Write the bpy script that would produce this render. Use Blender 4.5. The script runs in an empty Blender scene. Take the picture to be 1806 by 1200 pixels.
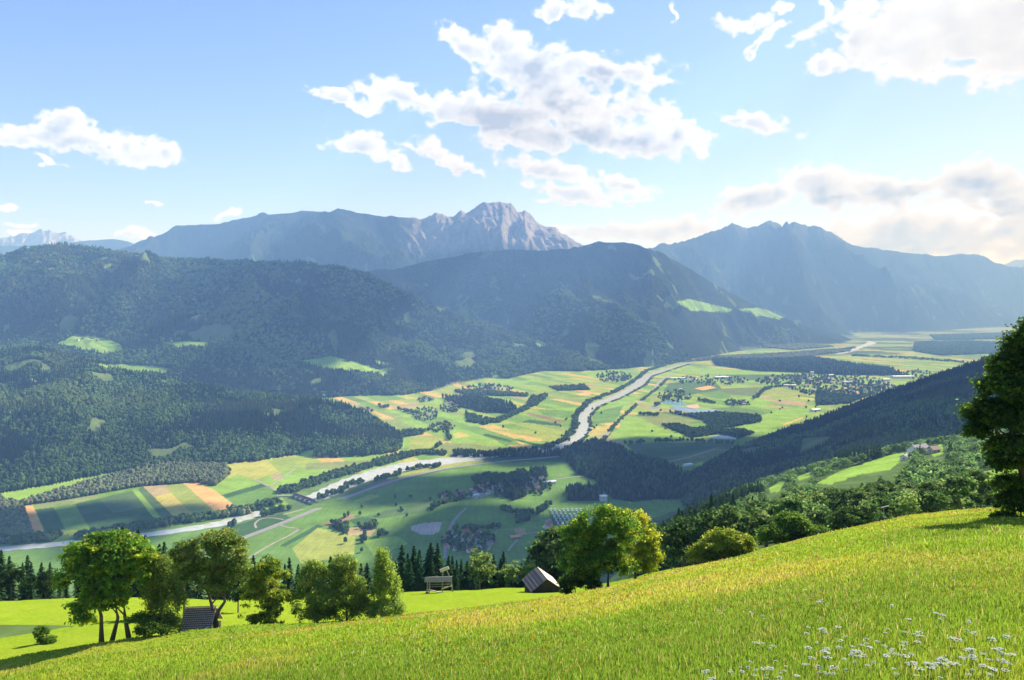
import bpy, math, random
import numpy as np
from mathutils import Vector, Matrix
R = math.radians
SC = bpy.context.scene
COL = SC.collection
# ------------------------------------------------------------------ camera, sky, sun, exposure
# photograph pixels -> world: the eye is at (0,0,500) looking along +Y, the horizon lies on pixel row 535
FP, CX, HY, HZ = 1417.0, 903.0, 535.0, 500.0
cam = bpy.data.objects.new('camera', bpy.data.cameras.new('camera'))
COL.objects.link(cam)
cam.location = (0, 0, HZ)
cam.rotation_euler = (R(90), 0, 0)
cam.data.sensor_width = 36.0
cam.data.lens = 36.0 * FP / 1806.0
cam.data.shift_y = -(600.0 - HY) / 1806.0
cam.data.clip_start = 0.1
cam.data.clip_end = 200000
SC.camera = cam
SUN_AZ, SUN_EL = 44.0, 34.0
SV = Vector((math.sin(R(SUN_AZ)) * math.cos(R(SUN_EL)), math.cos(R(SUN_AZ)) * math.cos(R(SUN_EL)), math.sin(R(SUN_EL))))
sl = bpy.data.lights.new('sun', 'SUN')
sl.energy = 5.0
sl.angle = R(0.5)
sl.color = (1.0, 0.975, 0.93)
so = bpy.data.objects.new('sun', sl)
COL.objects.link(so)
so.rotation_euler = (-SV).to_track_quat('-Z', 'Y').to_euler()
SC.view_settings.view_transform = 'Standard'
SC.view_settings.look = 'None'
SC.view_settings.gamma = 1
SC.view_settings.exposure = 1.12
SC.render.engine = 'CYCLES'
cy = SC.cycles
cy.use_denoising = True
cy.max_bounces = 5; cy.diffuse_bounces = 2; cy.glossy_bounces = 2; cy.transmission_bounces = 3
cy.transparent_max_bounces = 6; cy.volume_bounces = 0
cy.caustics_reflective = False; cy.caustics_refractive = False
cy.sample_clamp_indirect = 4.0

def node(nt, typ, ins=None, **kw):
    n = nt.nodes.new(typ)
    for k, v in kw.items(): setattr(n, k, v)
    for k, v in (ins or {}).items():
        s = n.inputs[k]
        if isinstance(v, bpy.types.NodeSocket): nt.links.new(v, s)
        else: s.default_value = v
    return n
def mth(nt, op, a, b=None, c=None, clamp=False):
    ins = {0: a}
    if b is not None: ins[1] = b
    if c is not None: ins[2] = c
    return node(nt, 'ShaderNodeMath', ins, operation=op, use_clamp=clamp).outputs[0]
def mixc(nt, f, a, b, blend='MIX'):
    n = node(nt, 'ShaderNodeMix', None, data_type='RGBA', blend_type=blend)
    for i, v in ((0, f), (6, a), (7, b)):
        if isinstance(v, bpy.types.NodeSocket): nt.links.new(v, n.inputs[i])
        else: n.inputs[i].default_value = v if i == 0 or len(v) == 4 else (*v, 1)
    return n.outputs[2]
def mrange(nt, v, a, b, c=0.0, d=1.0, smooth=False):
    return node(nt, 'ShaderNodeMapRange', {'Value': v, 'From Min': a, 'From Max': b, 'To Min': c, 'To Max': d},
                interpolation_type='SMOOTHSTEP' if smooth else 'LINEAR').outputs[0]

def vnoise(x, y, seed=0):
    xi = np.floor(x); yi = np.floor(y); fx = x - xi; fy = y - yi
    xi = xi.astype(np.int64); yi = yi.astype(np.int64)
    fx = fx * fx * fx * (fx * (fx * 6 - 15) + 10); fy = fy * fy * fy * (fy * (fy * 6 - 15) + 10)
    def h(a, b):
        v = (a * 374761393 + b * 668265263 + seed * 362437431) & 0xffffffff
        v = ((v ^ (v >> 13)) * 1274126177) & 0xffffffff
        return ((v ^ (v >> 16)) & 0xffff) / 65535.0
    a = h(xi, yi); b = h(xi + 1, yi); c = h(xi, yi + 1); d = h(xi + 1, yi + 1)
    return a + (b - a) * fx + (c - a) * fy + (a - b - c + d) * fx * fy
def fbm(x, y, o=4, seed=0):
    s = 0; a = 0.5; t = 0
    for i in range(o):
        s = s + a * vnoise(x, y, seed + i * 17); t += a; a *= 0.5
        x, y = 1.6 * x + 1.2 * y + 3.1, -1.2 * x + 1.6 * y + 7.7
    return s / t
def ridged(x, y, o=4, seed=0):
    s = 0; a = 0.5; t = 0
    for i in range(o):
        s = s + a * (1 - np.abs(2 * vnoise(x, y, seed + i * 17) - 1)); t += a; a *= 0.5
        x, y = 1.6 * x + 1.2 * y + 3.1, -1.2 * x + 1.6 * y + 7.7
    return s / t
def sstep(a, b, x):
    t = np.clip((x - a) / (b - a), 0, 1); return t * t * (3 - 2 * t)
# clouds of the sky: (px, py, half width, half height, tilt in degrees) in directions of the sky
CLOUDS = [
 (90,246,100,20,3),(110,232,40,26,0),(170,248,80,26,6),(235,262,60,28,12),(290,275,34,20,10),(20,250,50,12,0),(82,284,30,7,15),
 (850,200,200,30,6),(720,175,80,26,10),(610,178,60,12,10),(920,110,80,58,0),(820,85,60,22,30),(890,75,46,28,0),(1050,125,150,30,8),(1000,190,150,46,8),(1150,138,60,14,14),(975,165,100,56,0),
 (1090,240,150,38,8),(1200,240,54,26,6),(930,245,90,30,4),(1130,200,80,28,10),
 (640,262,70,28,12),(700,288,50,15,12),(775,275,54,20,24),(820,295,36,15,15),
 (985,18,60,18,-10),(1040,14,44,28,0),
 (970,300,90,22,14),(1020,335,90,18,8),(1110,330,64,16,20),(1120,356,34,8,0),(985,350,40,8,0),
 (1340,222,54,20,14),(1300,215,26,8,20),
 (1310,40,44,16,10),(1350,72,40,14,-30),(1330,97,12,8,0),(1425,72,22,12,0),(1375,18,14,10,0),(1440,18,18,12,30),(1462,118,38,24,-10),(1178,22,8,16,0),
 (1700,70,180,56,8),(1650,30,190,44,0),(1600,90,110,52,14),(1780,110,90,50,0),(1530,60,54,34,20),(1760,30,140,50,0),(1900,80,150,70,0),
 (1340,355,90,26,-6),(1300,365,60,12,0),(1440,330,90,32,4),(1560,340,110,32,4),(1480,350,90,26,0),(1620,330,50,20,0),(1740,330,90,38,10),(1780,360,60,26,12),(1900,370,120,40,10),
 (1100,412,130,22,2),(1010,408,50,14,0),(1200,408,70,20,0),(1620,408,150,28,3),(1740,425,130,24,4),(1560,425,120,22,2),(1640,440,200,18,2),(1850,420,90,40,5),
 (410,384,24,9,0),(255,410,24,9,0),(235,420,44,9,0),(30,400,30,9,0),(15,420,24,8,0),(275,353,12,5,0),(20,357,16,5,0),
]

SHADES = [(870,215,80,26,1.0),(945,118,46,34,.9),(1010,240,110,18,.9),(1060,150,60,16,.6),(930,170,60,24,.5),(1130,262,60,10,.6),(160,272,110,12,.5),(655,285,50,10,.4),(800,300,40,8,.4),
 (1500,352,60,14,.7),(1590,342,40,10,.8),(1730,318,40,16,.8),(1750,352,40,10,.7),(1330,365,40,10,.5),(1780,372,36,12,.7),(1620,415,120,8,.5),(1740,432,90,8,.5),(1040,402,50,10,.4),(1100,425,60,8,.4)]
def pxdir(px, py):
    a = (px - CX) / FP; b = (HY - py) / FP
    return math.atan2(a, 1.0), math.atan(b / math.sqrt(1 + a * a))
AZ0, AZ1, EL0, EL1 = R(-52), R(52), R(-1), R(34)
def cloud_field(W=2600, H=875):
    """thickness of the cumulus over azimuth and elevation, and how much sunlight comes through towards the sun"""
    A, E = np.meshgrid(np.linspace(AZ0, AZ1, W), np.linspace(EL0, EL1, H))
    wx = (fbm(A * 22, E * 30, 4, 101) - .5) * .035; wy = (fbm(A * 22, E * 30, 4, 131) - .5) * .022
    wx += (fbm(A * 90, E * 110, 3, 102) - .5) * .012; wy += (fbm(A * 90, E * 110, 3, 132) - .5) * .010
    a = A + wx; e = E + wy
    D = np.full(A.shape, -1.5)
    for (x, y, hw, hh, tl) in CLOUDS:
        a0, e0 = pxdir(x, y); k = 1.0 / FP * 1.03; c, s = math.cos(R(-tl)), math.sin(R(-tl))
        w0 = (hw + hh) * k * 1.7
        i0 = max(0, int((a0 - w0 - AZ0) / (AZ1 - AZ0) * W)); i1 = min(W, int((a0 + w0 - AZ0) / (AZ1 - AZ0) * W) + 1)
        j0 = max(0, int((e0 - w0 - EL0) / (EL1 - EL0) * H)); j1 = min(H, int((e0 + w0 - EL0) / (EL1 - EL0) * H) + 1)
        if i1 <= i0 or j1 <= j0: continue
        sl_ = (slice(j0, j1), slice(i0, i1))
        dx = a[sl_] - a0; dy = e[sl_] - e0
        u = (dx * c + dy * s) / (hw * k); v = (-dx * s + dy * c) / (hh * k)
        v = np.where(v < 0, v * 1.25, v)
        b = (1 - np.sqrt(u * u + v * v)) * min(1.0, 0.62 + hh / 90.0)
        o = D[sl_]; h = np.clip(0.5 + 0.5 * (b - o) / 0.22, 0, 1)
        D[sl_] = o * (1 - h) + b * h + 0.11 * h * (1 - h)
    def bill(x, y, o, seed):
        s = 0; am = .5; t = 0
        for i in range(o):
            s = s + am * np.abs(2 * vnoise(x, y, seed + i) - 1); t += am; am *= .55
            x, y = 1.6 * x + 1.2 * y + 1.3, -1.2 * x + 1.6 * y + 5.1
        return s / t
    nb = bill(a * 26, e * 34, 6, 7) - .40
    nf = fbm(A * 60, E * 75, 5, 207) - .5
    T = D + 0.02 + 0.6 * (-nb) + 1.0 * nf
    cover = sstep(-0.02, 0.38, T)
    den = np.clip(T, 0, 1.2) + 0.0
    # march towards the sun (up and to the right)
    sh = np.zeros_like(den)
    for k, st in enumerate((4, 9, 16, 26, 40)):
        q = np.zeros_like(den); ox = int(st * .75); oy = int(st * .8)
        q[:H - oy, :W - ox] = den[oy:, ox:]
        sh += q * (1.0, 1.0, .9, .7, .5)[k]
    lightin = np.exp(-0.75 * np.clip(sh - 0.30, 0, 9))
    core = sstep(.25, 1.0, den)
    shade = np.clip((1 - lightin) * (0.30 + 0.70 * core) * (0.85 + 1.5 * (nb + .08)) + .05 * core, 0, 1)
    fs_ = fbm(A * 40, E * 60, 4, 301); st_ = sstep(.05, .5, T)
    for (x, y, hw, hh, am) in SHADES:
        a0, e0 = pxdir(x, y); u = (a - a0) * FP / hw; v = (e - e0) * FP / hh
        g = np.exp(-(u * u + v * v)) * am * (0.55 + 1.6 * (fs_ - .2))
        shade = np.maximum(shade, np.clip(g, 0, 1) * st_)
    shade = shade * (1 - .65 * sstep(R(19), R(27), A) * sstep(R(9), R(13), E))
    return cover, shade
cover_np, shade_np = cloud_field()
im = bpy.data.images.new('clouds', cover_np.shape[1], cover_np.shape[0], float_buffer=True, is_data=True)
pxl = np.ones((*cover_np.shape, 4), np.float32); pxl[..., 0] = cover_np; pxl[..., 1] = shade_np
im.pixels.foreach_set(pxl.ravel()); im.update(); im.pack()
w = bpy.data.worlds.new('World')
SC.world = w
w.use_nodes = True
nt = w.node_tree
nt.nodes.clear()
tc = node(nt, 'ShaderNodeTexCoord')
sep = node(nt, 'ShaderNodeSeparateXYZ', {0: tc.outputs['Generated']})
az = mth(nt, 'ARCTAN2', sep.outputs[0], sep.outputs[1])
el = mth(nt, 'ARCSINE', sep.outputs[2])
pp = node(nt, 'ShaderNodeCombineXYZ', {0: mrange(nt, az, AZ0, AZ1), 1: mrange(nt, el, EL0, EL1)}).outputs[0]
for n_ in nt.nodes:
    if n_.type == 'MAP_RANGE': n_.clamp = False
it = node(nt, 'ShaderNodeTexImage', {'Vector': pp}, extension='CLIP', interpolation='Cubic'); it.image = im
isep = node(nt, 'ShaderNodeSeparateColor', {0: it.outputs[0]})
sky = node(nt, 'ShaderNodeTexSky', sky_type='NISHITA', sun_disc=False, sun_elevation=R(SUN_EL), sun_rotation=R(SUN_AZ), altitude=800.0, air_density=1.0, dust_density=0.45, ozone_density=2.0)
CLW, CLG = (6.7, 7.0, 7.5), (2.9, 3.45, 4.4)
ccol = mixc(nt, isep.outputs[1], CLW, CLG)
skyt = mixc(nt, 1.0, sky.outputs[0], (.88, .92, 1.38), 'MULTIPLY')
skyc = mixc(nt, isep.outputs[0], skyt, ccol)
bg = node(nt, 'ShaderNodeBackground', {'Color': skyc, 'Strength': 0.08})
nt.links.new(bg.outputs[0], node(nt, 'ShaderNodeOutputWorld').inputs[0])

# ------------------------------------------------------------------ helpers
def tag(o, label=None, cat=None, group=None, kind=None):
    if label: o['label'] = label
    if cat: o['category'] = cat
    if group: o['group'] = group
    if kind: o['kind'] = kind
    return o
def mesh_np(name, V, F, mats=None, cols=None, extra=None, smooth=False, fmat=None):
    """V (n,3); F (m,3) or (m,4) or list of such arrays"""
    me = bpy.data.meshes.new(name)
    V = np.asarray(V, np.float32)
    Fs = F if isinstance(F, list) else [F]
    Fs = [np.asarray(f, np.int32) for f in Fs if len(f)]
    tot = np.concatenate([np.full(len(f), f.shape[1], np.int32) for f in Fs])
    li = np.concatenate([f.ravel() for f in Fs])
    me.vertices.add(len(V)); me.vertices.foreach_set('co', V.ravel())
    me.loops.add(len(li)); me.loops.foreach_set('vertex_index', li)
    me.polygons.add(len(tot))
    st = np.zeros(len(tot), np.int32); st[1:] = np.cumsum(tot)[:-1]
    me.polygons.foreach_set('loop_start', st); me.polygons.foreach_set('loop_total', tot)
    if smooth: me.polygons.foreach_set('use_smooth', np.ones(len(tot), bool))
    else: me.polygons.foreach_set('use_smooth', np.zeros(len(tot), bool))
    if fmat is not None: me.polygons.foreach_set('material_index', np.asarray(fmat, np.int32))
    me.update(calc_edges=True)
    if cols is not None:
        at = me.attributes.new('Col', 'FLOAT_COLOR', 'POINT')
        c = np.ones((len(V), 4), np.float32); c[:, :3] = cols
        at.data.foreach_set('color', c.ravel())
    for k, v in (extra or {}).items():
        at = me.attributes.new(k, 'FLOAT', 'POINT'); at.data.foreach_set('value', np.asarray(v, np.float32))
    for m in (mats or []): me.materials.append(m)
    return me
def link(name, me, parent=None, loc=None, rot=None, scale=None):
    o = bpy.data.objects.new(name, me); COL.objects.link(o)
    if parent: o.parent = parent
    if loc is not None: o.location = loc
    if rot is not None: o.rotation_euler = rot
    if scale is not None: o.scale = scale
    return o
class MB:
    """collects shapes into one mesh"""
    def __init__(s): s.v = []; s.f = []; s.n = 0
    def add(s, V, F):
        s.v.append(np.asarray(V, float)); s.f += [tuple(int(i) + s.n for i in f) for f in F]; s.n += len(V)
    def box(s, c, d, rz=0, M=None):
        V = np.array([[x, y, z] for x in (-.5, .5) for y in (-.5, .5) for z in (-.5, .5)]) * np.array(d)
        if M is not None: V = V @ np.array(M.to_3x3()).T
        if rz: V = V @ np.array([[math.cos(rz), math.sin(rz), 0], [-math.sin(rz), math.cos(rz), 0], [0, 0, 1]])
        s.add(V + np.array(c), [(0,1,3,2),(4,6,7,5),(0,4,5,1),(2,3,7,6),(0,2,6,4),(1,5,7,3)])
    def beam(s, a, b, w, h=None, sides=4):
        a = Vector(a); b = Vector(b); d = (b - a); q = d.to_track_quat('Z', 'Y').to_matrix()
        s.box(tuple((a + b) / 2), (w, h or w, d.length), M=q)
    def tube(s, pts, rad, sides=6, cap=True):
        pts = [Vector(p) for p in pts]; n = len(pts); V = []
        for i, p in enumerate(pts):
            d = (pts[min(i + 1, n - 1)] - pts[max(i - 1, 0)]).normalized()
            q = d.to_track_quat('Z', 'Y')
            for k in range(sides):
                t = 2 * math.pi * k / sides
                V.append(p + q @ Vector((math.cos(t) * rad[i], math.sin(t) * rad[i], 0)))
        F = [(i * sides + k, i * sides + (k + 1) % sides, (i + 1) * sides + (k + 1) % sides, (i + 1) * sides + k) for i in range(n - 1) for k in range(sides)]
        if cap: F += [tuple(range(sides))[::-1], tuple(range((n - 1) * sides, n * sides))]
        s.add([tuple(v) for v in V], F)
    def mesh(s, name, mat, smooth=False):
        me = bpy.data.meshes.new(name)
        me.from_pydata([tuple(p) for p in np.concatenate(s.v)], [], s.f); me.update()
        me.materials.append(mat)
        if smooth: me.polygons.foreach_set('use_smooth', np.ones(len(me.polygons), bool))
        return me
    def build(s, name, mat, parent=None, **k):
        return link(name, s.mesh(name, mat, k.pop('smooth', False)), parent, **k)

def inpoly(px, py, poly):
    P = np.array(poly, float)
    out = np.zeros(px.shape, bool)
    bb = (px >= P[:, 0].min()) & (px <= P[:, 0].max()) & (py >= P[:, 1].min()) & (py <= P[:, 1].max())
    x = px[bb]; y = py[bb]
    if x.size == 0: return out
    r = np.zeros(x.shape, bool)
    j = len(P) - 1
    for i in range(len(P)):
        xi, yi = P[i]; xj, yj = P[j]
        if yi != yj:
            r ^= ((yi > y) != (yj > y)) & (x < (xj - xi) * (y - yi) / (yj - yi) + xi)
        j = i
    out[bb] = r
    return out
def gpt(px, py, z=0.0):
    Y = (HZ - z) * FP / (py - HY); return ((px - CX) / FP * Y, Y)
def attr_col(nt, name='Col'):
    return node(nt, 'ShaderNodeAttribute', None, attribute_name=name)
def new_mat(name):
    m = bpy.data.materials.new(name); m.use_nodes = True; m.node_tree.nodes.clear(); return m, m.node_tree
def finish(nt, bsdf): nt.links.new(bsdf, node(nt, 'ShaderNodeOutputMaterial').inputs[0])
def simple_mat(name, col, rough=0.8, var=0.25, scale=3.0, spec=0.3, bump=0.0, stretch=(1, 1, 1)):
    m, t = new_mat(name)
    tc = node(t, 'ShaderNodeTexCoord')
    mp = node(t, 'ShaderNodeMapping', {'Vector': tc.outputs['Object'], 'Scale': stretch})
    n = node(t, 'ShaderNodeTexNoise', {'Vector': mp.outputs[0], 'Scale': scale, 'Detail': 6.0, 'Roughness': 0.65})
    f = mrange(t, n.outputs[0], 0.3, 0.7, 1 - var, 1 + var)
    hs = node(t, 'ShaderNodeHueSaturation', {'Color': (*col, 1), 'Value': f})
    ins = {'Base Color': hs.outputs[0], 'Roughness': rough, 'Specular IOR Level': spec}
    if bump:
        ins['Normal'] = node(t, 'ShaderNodeBump', {'Height': n.outputs[0], 'Strength': 0.6, 'Distance': bump}).outputs[0]
    finish(t, node(t, 'ShaderNodeBsdfPrincipled', ins).outputs[0])
    return m
# ------------------------------------------------------------------ the land
def L(d, px):
    k = sorted(d); return np.interp(px, k, [d[i] for i in k])
def zpy(py, Y): return HZ + (HY - py) / FP * Y
RIDGES = dict(
 hill=dict(crest={-700:590,-300:600,0:616,60:612,100:618,160:630,200:643,260:655,300:666,360:676,420:691,480:694,520:700,560:700,600:708,650:728,700:758,727:790,760:810},
   Yc={-700:3900,0:3600,300:3450,600:3250,700:3000,727:2810,760:2600},
   foot={-700:2000,0:2102,100:2214,200:2362,300:2469,420:2503,450:2530,530:2650,560:2595,640:2614,700:2673,727:2790,760:2590}, fz={0:0}, mid=None, back=0.45, amp=105, lam=480, p=0.85, h0=12),
 first=dict(crest={-700:430,-300:440,0:447,60:434,120:429,200:439,260:452,330:454,400:459,520:460,600:468,650:482,700:508,760:533,820:557,900:582,1000:607,1080:625,1150:645,1200:660},
   Yc={-700:5400,0:5500,600:6000,800:6200,900:6600,1000:6900,1150:7000},
   foot={-700:4000,0:3900,600:4250,610:4294,700:4294,760:4571,800:4886,860:5327,900:5327,960:5904,1030:5904,1090:6056,1150:6270,1200:6800},
   fz={0:165,560:20,610:0},
   mid=dict(Y={-700:4500,0:4500,400:4500,500:4600,600:4700,680:4900,750:5000,850:5700,950:6200,1050:6350,1150:6500},
            py={-700:590,0:598,100:596,200:600,300:602,400:610,500:626,600:642,680:655,750:643,850:625,950:618,1050:630,1150:646}),
   back=0.4, amp=320, lam=900, p=1.0, h0=14),
 second=dict(crest={400:500,560:482,640:477,700:472,760:457,850:443,900:438,960:440,1000:441,1030:431,1060:426,1100:426,1150:439,1200:463,1270:506,1340:541,1400:566,1440:580,1480:588,1520:605,1560:620},
   Yc={400:8200,1000:8200,1100:8600,1200:9000,1300:10000,1400:11000,1560:11000},
   foot={400:6800,900:6600,1030:6200,1150:6300,1200:6747,1260:7618,1330:8856,1400:9700,1480:9900,1560:10500}, fz={400:200,900:100,1030:0}, mid=None, back=0.4, amp=400, lam=1250, p=1.0, h0=8),
 third=dict(crest={150:460,200:441,240:431,275:419,310:401,360:395,400:393,430:384,460:378,520:374,560:374,580:373,596:368,610:371,650:377,700:384,715:382,740:386,765:377,785:383,800:387,812:379,825:379,850:363,868:360,885:359,900:362,912:373,925:371,945:386,960:396,985:413,1015:431,1060:450,1120:480,1200:520},
   Yc={150:11500,700:11500,1000:12500,1200:12500}, foot={150:8800,1200:9500}, fz={0:350}, mid=None, back=0.5, amp=560, lam=1300, p=1.15, h0=0),
 fourth=dict(crest={1000:500,1080:465,1110:450,1145:438,1180:431,1210:421,1240:408,1270:400,1290:394,1305:397,1320:401,1340:399,1360:397,1380:405,1400:396,1420:400,1432:406,1450:405,1470:412,1500:430,1540:438,1600:448,1650:452,1700:450,1725:450,1750:460,1780:470,1806:472,1900:480,2100:500,2500:520},
   Yc={1000:13500,1145:14000,1290:14800,1500:16800,1700:19500,1806:21000,2500:21000},
   foot={1000:11000,1400:11800,1500:12400,1600:13500,1700:15500,1806:17000,2500:17000}, fz={1000:200,1300:100,1450:0}, mid=None, back=0.4, amp=900, lam=2000, p=1.05, h0=0),
 farleft=dict(crest={-700:425,0:424,20:418,45:413,70:406,95:407,110:410,140:421,160:424,200:430,260:445},
   Yc={0:19000}, foot={0:16500}, fz={0:800}, mid=None, back=0.4, amp=350, lam=1500, p=1.0, h0=0),
 farhill=dict(crest={-100:440,0:434,100:432,150:424,200:421,225:425,250:436,300:450},
   Yc={0:15000}, foot={0:12000}, fz={0:500}, mid=None, back=0.4, amp=120, lam=1200, p=1.0, h0=0),
 farright=dict(crest={1600:520,1700:482,1740:474,1770:466,1790:458,1806:456,1850:452,1950:462,2200:480},
   Yc={0:30000}, foot={0:27000}, fz={0:700}, mid=None, back=0.4, amp=400, lam=2600, p=1.0, h0=0),
 spur=dict(crest={1150:888,1200:850,1240:822,1270:806,1300:788,1350:768,1400:751,1450:734,1500:714,1560:692,1620:671,1680:651,1750:627,1806:604,1900:566,2100:500,2500:400},
   Yc={1150:2050,1200:2200,1240:2400,1300:2600,1400:2800,1500:2900,2500:2900},
   foot={1150:1950,1200:2000,1300:1700,1400:1450,1500:1300,2500:1200}, fz={1150:0,1200:0,1300:62,1400:140,1500:215,1806:250,2500:400}, mid=None, back=0.42, amp=50, lam=420, p=0.9, h0=12),
)
# our own mountainside beyond the meadow: per column, height over distance
GY = np.array([0, 100, 150, 200, 300, 600, 900, 1250, 1700, 1950, 2050])
GP = {-700:(1140,1140,1140,1140,1140,1140,1130,1102,952,898,880),
      0:(1105,1105,1092,1092,1095,1099,1100,1102,952,898,880),
      700:(1100,1100,1085,1085,1090,1098,1100,1102,952,898,880),
      1000:(1085,1085,1066,1068,1075,1085,1090,1100,952,898,880),
      1100:(1060,1060,1045,1040,1035,1020,1000,1040,952,898,880),
      1170:(1040,1040,1030,1016,1000,970,936,990,945,898,880),
      1240:(1020,1020,1010,990,966,925,900,940,915,898,880),
      1300:(1010,1010,1000,970,946,895,873,905,900,898,880),
      1400:(990,990,985,950,925,865,838,865,872,898,880),
      1500:(980,980,975,940,905,842,812,842,860,898,880),
      1600:(970,970,960,925,890,825,795,830,850,898,880),
      1806:(960,960,950,915,880,790,765,800,860,898,880),
      2500:(940,940,920,890,850,700,650,700,860,898,880)}
GK = sorted(GP)
JAG = {id(RIDGES['third']): (170, 46, 690), id(RIDGES['fourth']): (130, 70, 1100), id(RIDGES['farleft']): (160, 22, -400)}
def ridge_z(r, px, X, Y):
    yc = L(r['Yc'], px); pc = L(r['crest'], px); zc = zpy(pc, yc) - r['h0']
    yf = L(r['foot'], px); zf = L(r['fz'], px)
    jg = JAG.get(id(r))
    if jg: zc = zc + jg[0] * (ridged(px / jg[1] + 3.3, px * 0 + Y / 2600, 4, 61) - .6) * sstep(jg[2], jg[2] + 50, px)
    # spurs and gullies bend the foot and the crest line in depth
    t = (Y - yf) / np.maximum(yc - yf, 50)
    tt = np.clip(t, 0, 1)
    if r['mid']:
        ym = L(r['mid']['Y'], px); zm = zpy(L(r['mid']['py'], px), ym)
        lo = zf + (zm - zf) * np.clip((Y - yf) / np.maximum(ym - yf, 50), 0, 1) ** 0.8
        q = np.clip((Y - ym) / np.maximum(yc - ym, 50), 0, 1)
        z = np.where(Y < ym, lo, zm + (zc - zm) * (q ** 1.15))
        bell = np.where(Y < ym, 0.12, 4 * q * (1 - q)) * np.clip((zc - 60) / 400, 0, 1)
    else:
        z = zf + (zc - zf) * tt ** r['p']
        bell = 4 * tt * (1 - tt) * np.clip((zc - zf) / 250, 0, 1)
    lam = r['lam']
    wx = X + 0.35 * lam * (fbm(X / lam, Y / lam, 2, 5) - 0.5) + 0.25 * (Y - yf) * 0.6
    n = ridged(wx / lam, Y / (2.2 * lam), 6, 31) ** 1.3 - 0.52
    z = z + r['amp'] * n * 1.9 * bell
    z = z + r['amp'] * 0.14 * (fbm(X / (lam * .12), Y / (lam * .12), 3, 9) - 0.5) * np.clip(tt * 3, 0, 1) * np.clip((zc - zf) / 250, 0, 1)
    if jg: z = z + jg[0] * 1.5 * (ridged(X / 260, Y / 900, 4, 63) - .6) * np.clip(bell, 0, 1) * sstep(jg[2], jg[2] + 60, px)
    z = np.where(t > 1, zc - (Y - yc) * r['back'], z)
    z = np.where(t < 0, -50, z)
    return z
def land(X, Y):
    """height and layer index of the land"""
    X = np.asarray(X, float); Y = np.asarray(Y, float)
    px = CX + FP * X / np.maximum(Y, 1e-3)
    z = np.zeros_like(X); lay = np.zeros(X.shape, int)
    for i, (k, r) in enumerate(RIDGES.items()):
        m = (Y > 1100)
        c = sorted(r['crest'])
        m &= (px > c[0] - 5) & (px < c[-1] + 5) if k not in ('hill', 'first') else (px < c[-1] + 5)
        m &= (Y > min(r['foot'].values()) - 10) & (Y < max(r['Yc'].values()) + 6000)
        if not m.any(): continue
        zz = ridge_z(r, px[m], X[m], Y[m])
        up = zz > z[m]
        a = z[m]; a[up] = zz[up]; z[m] = a
        b = lay[m]; b[up] = i + 1; lay[m] = b
    m = Y < 2050
    if m.any():
        pm = px[m]; ym = Y[m]
        tab = np.array([[zpy(p, max(y, 60)) for p, y in zip(GP[k], GY)] for k in GK])
        ci = np.clip(np.searchsorted(GK, pm) - 1, 0, len(GK) - 2); kk = np.array(GK, float)
        cf = np.clip((pm - kk[ci]) / (kk[ci + 1] - kk[ci]), 0, 1)
        ri = np.clip(np.searchsorted(GY, ym) - 1, 0, len(GY) - 2)
        rf = np.clip((ym - GY[ri]) / (GY[ri + 1] - GY[ri]), 0, 1)
        zz = (tab[ci, ri] * (1 - cf) + tab[ci + 1, ri] * cf) * (1 - rf) + (tab[ci, ri + 1] * (1 - cf) + tab[ci + 1, ri + 1] * cf) * rf
        zz = zz + (fbm(X[m] / 120, ym / 120, 3, 3) - 0.5) * 14 * sstep(260, 500, ym) * sstep(0, 60, zz)
        up = zz > z[m]
        a = z[m]; a[up] = zz[up]; z[m] = a
        b = lay[m]; b[up] = 20; lay[m] = b
    return z, lay

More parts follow.
